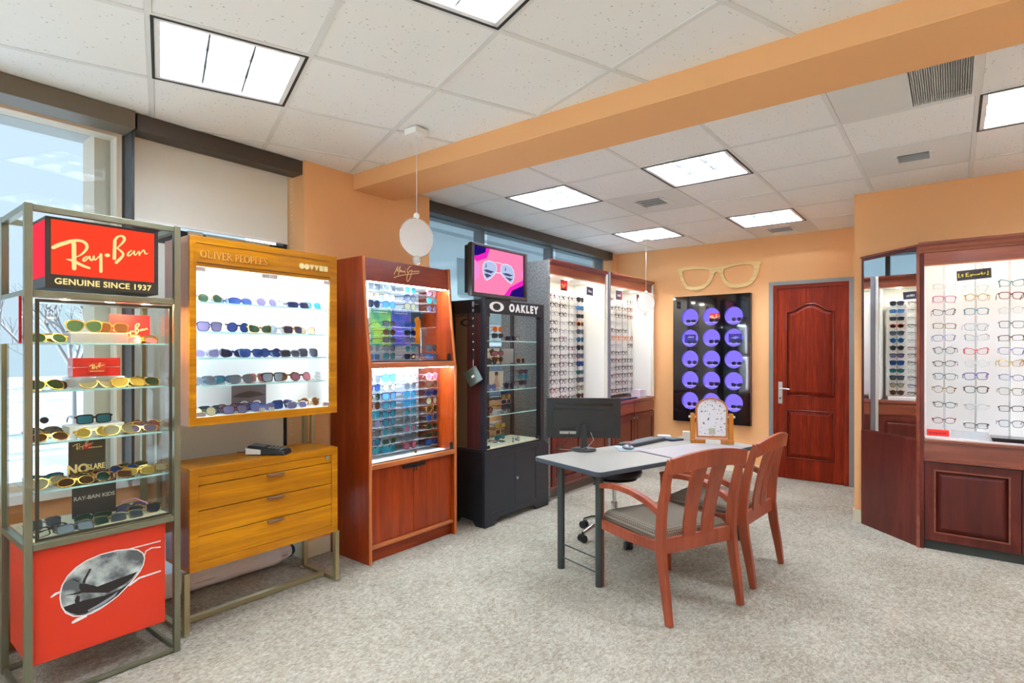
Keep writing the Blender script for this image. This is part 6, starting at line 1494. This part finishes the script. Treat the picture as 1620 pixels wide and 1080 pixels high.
MB().prism(rect(-.045, .045, -.03, .03), .004, M=Matrix.Translation((-1.895, 3.70, DH+.001)) @ Matrix.Rotation(.5, 4, 'Z')).build('white_slip', plain('white slip', (200, 208, 212), .7), t_)
MB().hexa([(-1.90, 3.765, DH+.001), (-1.84, 3.79, DH+.001), (-1.845, 3.80, DH+.001), (-1.905, 3.775, DH+.001)], [(-1.90, 3.77, DH+.03), (-1.845, 3.795, DH+.03), (-1.85, 3.797, DH+.03), (-1.905, 3.772, DH+.03)]).build('pink_slip', plain('pink slip', (240, 140, 130), .7), t_)
pd = thing('writing_pad', 'pale writing pad with dark edging in the middle of the desk', 'desk pad', (-1.5, 3.9, DH))
def W4(L, z0, z1, nm, mt, par):
    lo_ = [(x, y, z0) for x, y in L]; hi_ = [(x, y, z1) for x, y in L]; return MB().hexa(lo_, hi_).build(nm, mt, par)
PQ = [(-1.385, 3.50), (-1.17+.0, 4.20), (-1.50, 4.34), (-1.745, 3.64)]
cpx = sum(p[0] for p in PQ)/4; cpy = sum(p[1] for p in PQ)/4
W4(PQ, DH+.0008, DH+.003, 'pad_edge', plain('dark blue pad edge', (54, 56, 84), .4), pd)
W4([(cpx+(x-cpx)*.945, cpy+(y-cpy)*.96) for x, y in PQ], DH+.0031, DH+.0042, 'pad_sheet', plain('pale sheet', (176, 170, 168), .35), pd)
# tabletop mirror on wooden stand (seen from behind)
tm_ = thing('tabletop_mirror', 'wooden tilting tabletop mirror with patterned back at the right of the desk', 'mirror', (-1.40, 4.22, DH))
gv = Vector((math.cos(math.radians(29)), math.sin(math.radians(29)), 0)); gn = Vector((gv.y, -gv.x, 0))
mpx, mpy = -1.44, 4.29
MG = Matrix(((gv.x, 0, gn.x, mpx), (gv.y, 0, gn.y, mpy), (0, 1, 0, DH), (0, 0, 0, 1)))
HON = wood('honey wood', (170, 96, 20), (208, 134, 44), 'z', 1.5, .35, .2, 12)
MB().prism(rect(-.155, .155, .001, .030), .075, M=MG, z0=-.04).build('stand_base', HON, tm_, .003)
for sx in (-1, 1): MB().prism([(sx*.155, .030), (sx*.155, .222), (sx*.150, .228), (sx*.128, .228), (sx*.123, .222), (sx*.123, .030)], .03, M=MG, z0=-.018).build('stand_arm', HON, tm_, .002)
for sx in (-1, 1): MB().cyl(MG @ Vector((sx*.115, .20, -.003)), MG @ Vector((sx*.168, .20, -.003)), .009, n=12).build('pivot_knob', plain('pale knob', (214, 206, 196), .3), tm_)
MR = MG @ Matrix.Translation((0, .20, -.003)) @ Matrix.Rotation(math.radians(-5), 4, 'X')
archo = [(-.112, -.155), (.112, -.155), (.118, .06)]+[(.118*math.cos(a), .06+.085*math.sin(a)) for a in [PI*k/14 for k in range(1, 14)]]+[(-.118, .06)]
archi = [(-.100, -.143), (.100, -.143), (.105, .06)]+[(.105*math.cos(a), .06+.073*math.sin(a)) for a in [PI*k/14 for k in range(1, 14)]]+[(-.105, .06)]
MB().prism(archo, .016, M=MR, z0=-.008, holes=[archi]).build('mirror_frame', wood('reddish honey wood', (150, 80, 30), (190, 116, 60), 'z', 1.5, .35, .2, 12), tm_, .002)
MB().prism(archi, .006, M=MR, z0=-.004).build('mirror_back', speckle('speckled silver backing', (60, 64, 70), (222, 222, 226), 60, .35, .35, .40), tm_)
MB().prism(rect(-.024, .024, -.132, -.085), .002, M=MR, z0=.0025).build('price_label', plain('greyed label', (176, 178, 160), .6), tm_)
MB().prism(rrect(-.052, .052, .002, .034, .006), .03, M=MG, z0=.037).build('card_holder', plain('white plastic dish', (226, 224, 214), .4), tm_)
t_ = thing('note_box', 'small cream note box behind the tabletop mirror', 'box', (-1.70, 4.40, DH))
MB().prism(rect(-.035, .035, -.03, .03), .062, M=Matrix.Translation((-1.655, 4.37, DH+.0005)) @ Matrix.Rotation(.5, 4, 'Z')).build('box', plain('cream box', (216, 212, 196), .6), t_, .002)
t_ = thing('calculator', 'small dark calculator with rows of keys on the desk', 'calculator', (-1.78, 4.25, DH))
MC = Matrix.Translation((-1.72, 4.255, DH+.0005)) @ Matrix.Rotation(1.15, 4, 'Z')
MB().prism(rrect(-.065, .065, -.04, .04, .008), .014, M=MC).build('body', plain('dark blue plastic', (44, 46, 76), .3), t_)
for i in range(6):
    for j in range(3): MB().prism(rect(-.055+i*.019, -.041+i*.019, -.030+j*.018, -.018+j*.018), .003, M=MC, z0=.0141).build('key', plain('grey keys', (120, 128, 120), .5), t_)
t_ = thing('paper_stack', 'low stack of white paper at the back of the desk', 'paper', (-1.86, 4.33, DH))
for k in range(3): MB().prism(rect(-.05, .05, -.035, .035), .006, M=Matrix.Translation((-1.835, 4.33, DH+.0005+k*.0065)) @ Matrix.Rotation(.2+.15*k, 4, 'Z')).build('sheet', plain('white slip', (214, 216, 214), .7), t_)

# ================================================================== STOOL
st_ = thing('stool', 'black round stool with chrome base on casters behind the desk', 'stool', (-2.02, 3.80, 0))
sc_ = (-2.016, 3.827)
BLV = plain('black vinyl', (20, 21, 26), .3)
MB().lathe([(.16, 0), (.20, .01), (.208, .035), (.198, .062), (.16, .078), (.02, .082)], (sc_[0], sc_[1], .458), 32).build('seat', BLV, st_)
MB().lathe([(.10, 0), (.17, .004), (.17, .012), (.1, .016)], (sc_[0], sc_[1], .438), 24).build('seat_plate', BLACKM, st_)
MB().cyl((sc_[0], sc_[1], .12), (sc_[0], sc_[1], .26), .026, n=18).cyl((sc_[0], sc_[1], .26), (sc_[0], sc_[1], .44), .014, n=16).build('gas_lift', CHROME, st_)
MB().tube([(sc_[0], sc_[1], .43), (sc_[0]-.06, sc_[1]-.15, .425), (sc_[0]-.075, sc_[1]-.185, .415)], .005, 8).build('lever', BLACKM, st_)
for k in range(5):
    a = math.radians(-43+72*k); d = Vector((math.cos(a), math.sin(a), 0)); c = Vector((sc_[0], sc_[1], 0))
    MB().tube([c+d*.01+Vector((0, 0, .135)), c+d*.10+Vector((0, 0, .125)), c+d*.21+Vector((0, 0, .10)), c+d*.285+Vector((0, 0, .068))], [.022, .018, .015, .012], 10).build('base_arm', CHROME, st_)
    p = c+d*.29; w_ = Vector((-d.y, d.x, 0))
    cs = MB().cyl(p+Vector((0, 0, .05)), p+Vector((0, 0, .075)), .006, n=8)
    cs.cyl(p-w_*.026+Vector((0, 0, .028)), p-w_*.006+Vector((0, 0, .028)), .0278, n=16).cyl(p+w_*.006+Vector((0, 0, .028)), p+w_*.026+Vector((0, 0, .028)), .0278, n=16).box(p.x-.012, p.x+.012, p.y-.012, p.y+.012, .03, .056)
    cs.build('caster', BLACKP, st_)

# ================================================================== GUEST CHAIRS
def loc_part(mb, name, mat, par, bevel=.003, seg=2):
    o = bpy.data.objects.new(name, mb.mesh(name, [mat])); COL.objects.link(o); o.parent = par
    if bevel:
        b = o.modifiers.new('bevel', 'BEVEL'); b.width = bevel; b.segments = seg; b.limit_method = 'ANGLE'; b.angle_limit = math.radians(35)
    return o
def sweep(pts, w, d, mb=None):
    """rectangular bar along a path in the yz plane; pts: (x, y, z[, w, d])"""
    mb = mb or MB(); n = len(pts); L = []
    for i, p in enumerate(pts):
        a = Vector(pts[min(i+1, n-1)][:3])-Vector(pts[max(i-1, 0)][:3]); a.normalize()
        nrm_ = Vector((0, a.z, -a.y)); ww = p[3] if len(p) > 3 else w; dd_ = p[4] if len(p) > 4 else d
        c = Vector(p[:3])
        L.append([c+Vector((-ww/2, 0, 0))-nrm_*dd_/2, c+Vector((ww/2, 0, 0))-nrm_*dd_/2, c+Vector((ww/2, 0, 0))+nrm_*dd_/2, c+Vector((-ww/2, 0, 0))+nrm_*dd_/2])
    o = len(mb.v); mb.v += [q for l in L for q in l]
    for i in range(n-1):
        for k in range(4):
            a, b = o+i*4+k, o+i*4+(k+1) % 4; mb.f.append([a, b, b+4, a+4]); mb.m.append(0); mb.sm.append(False)
    mb.f.append([o+3, o+2, o+1, o]); mb.f.append([o+(n-1)*4+k for k in range(4)]); mb.m += [0, 0]; mb.sm += [False, False]
    return mb
def make_chair(label):
    t = thing('guest_chair', label, 'chair', (0, 0, 0), 0, 'guest chairs at the desk')
    hw = .262
    def rearp(z):      # y of the rear leg at height z
        K = [(0, .300), (.12, .282), (.28, .252), (.40, .238), (.50, .240), (.62, .256), (.76, .288), (.865, .322)]
        for (z0_, a), (z1_, b) in zip(K, K[1:]):
            if z <= z1_: return a+(b-a)*(z-z0_)/(z1_-z0_)
        return K[-1][1]
    zs = [0, .06, .12, .2, .28, .34, .40, .46, .54, .62, .70, .78, .845]
    for sx in (-1, 1):
        P = [(sx*hw, rearp(z), z+.001, .030, .030+.022*math.sin(min(1, z/.8)*PI)+.004) for z in zs]
        loc_part(sweep(P, .03, .045), 'leg', CHAIRW, t)
        P = [(sx*(hw+.004), -.262, .001, .030, .034), (sx*(hw+.004), -.266, .3, .032, .040), (sx*(hw+.004), -.268, .588, .032, .042)]
        loc_part(sweep(P, .03, .04), 'leg', CHAIRW, t)
        # side rail
        loc_part(sweep([(sx*hw, -.246, .375), (sx*hw, 0, .372), (sx*hw, .215, .385)], .024, .055), 'side_rail', CHAIRW, t)
        # curved arm
        A = [(sx*(hw+.004), -.290, .590, .040, .030), (sx*(hw+.004), -.24, .606, .042, .030), (sx*(hw+.003), -.16, .620, .044, .030), (sx*(hw+.002), -.07, .626, .042, .030), (sx*(hw+.001), .02, .622, .040, .032), (sx*hw, .12, .604, .036, .034), (sx*hw, .19, .580, .032, .036), (sx*hw, .236, .558, .028, .036)]
        loc_part(sweep(A, .04, .03), 'arm', CHAIRW, t)
    # front and rear seat rails
    loc_part(MB().box(-hw+.014, hw-.014, -.275, -.250, .345, .402), 'front_rail', CHAIRW, t)
    loc_part(MB().box(-hw+.014, hw-.014, .222, .246, .345, .425), 'rear_rail', CHAIRW, t)
    # crest rail: arched up and bowed back
    n = 14; vs = []; fs = []
    for i in range(n+1):
        x = -hw-.014+(2*hw+.028)*i/n; q = 1-(x/(hw+.014))**2
        yb = .318+.028*q; zt_ = .858+.034*q; zb_ = .775+.022*q
        for (y, z) in ((yb-.013, zb_), (yb+.010, zb_), (yb+.022, zt_), (yb-.001, zt_)): vs.append((x, y, z))
    for i in range(n):
        for k in range(4):
            a, b = i*4+k, i*4+(k+1) % 4; fs.append((a, a+4, b+4, b))
    fs.append((0, 1, 2, 3)); fs.append(tuple(n*4+k for k in (3, 2, 1, 0)))
    loc_part(MB().add(vs, fs), 'crest_rail', CHAIRW, t, .004)
    for sx in (-1, 1):
        P = [(sx*.066+sx*.006*(z-.42)/.36, rearp(z)+.004+.020*max(0, (z-.42)/.36), z, .088+.014*(z-.42)/.36, .012) for z in (.415, .50, .58, .66, .74, .792)]
        loc_part(sweep(P, .09, .012), 'back_slat', CHAIRW, t, .002)
    # cushion with rounded edges
    o = MB(); K = 10; vs = []; fs = []
    def prof(x0, x1, y0, y1, z, r): return [(p[0], p[1], z) for p in rrect(x0, x1, y0, y1, r, 4)]
    rings = [prof(-.246, .246, -.246, .218, .396, .02), prof(-.250, .250, -.262, .221, .410, .025), prof(-.250, .250, -.264, .221, .436, .03), prof(-.240, .240, -.252, .212, .452, .035), prof(-.20, .20, -.21, .175, .461, .05), prof(-.10, .10, -.11, .08, .465, .05)]
    m_ = len(rings[0])
    for r_ in rings: vs += r_
    for k in range(len(rings)-1):
        for i in range(m_): fs.append((k*m_+i, k*m_+(i+1) % m_, (k+1)*m_+(i+1) % m_, (k+1)*m_+i))
    fs.append(tuple(range(m_-1, -1, -1))); fs.append(tuple(range((len(rings)-1)*m_, len(rings)*m_)))
    q = MB().add(vs, fs, 0, True)
    loc_part(q, 'seat_cushion', SEATF, t, 0)
    return t
c1 = make_chair('cherry wood armchair nearest the viewer, at the near end of the desk')
c2 = c1.copy(); COL.objects.link(c2); c2['label'] = 'cherry wood armchair behind the first, towards the brown door'
for ch_ in list(c1.children):
    o = ch_.copy(); COL.objects.link(o); o.parent = c2
c1.location = (-1.303, 3.098, 0); c1.rotation_euler = (0, 0, math.radians(-113.6))
c2.location = (-1.208, 3.769, 0); c2.rotation_euler = (0, 0, math.radians(-93.8))
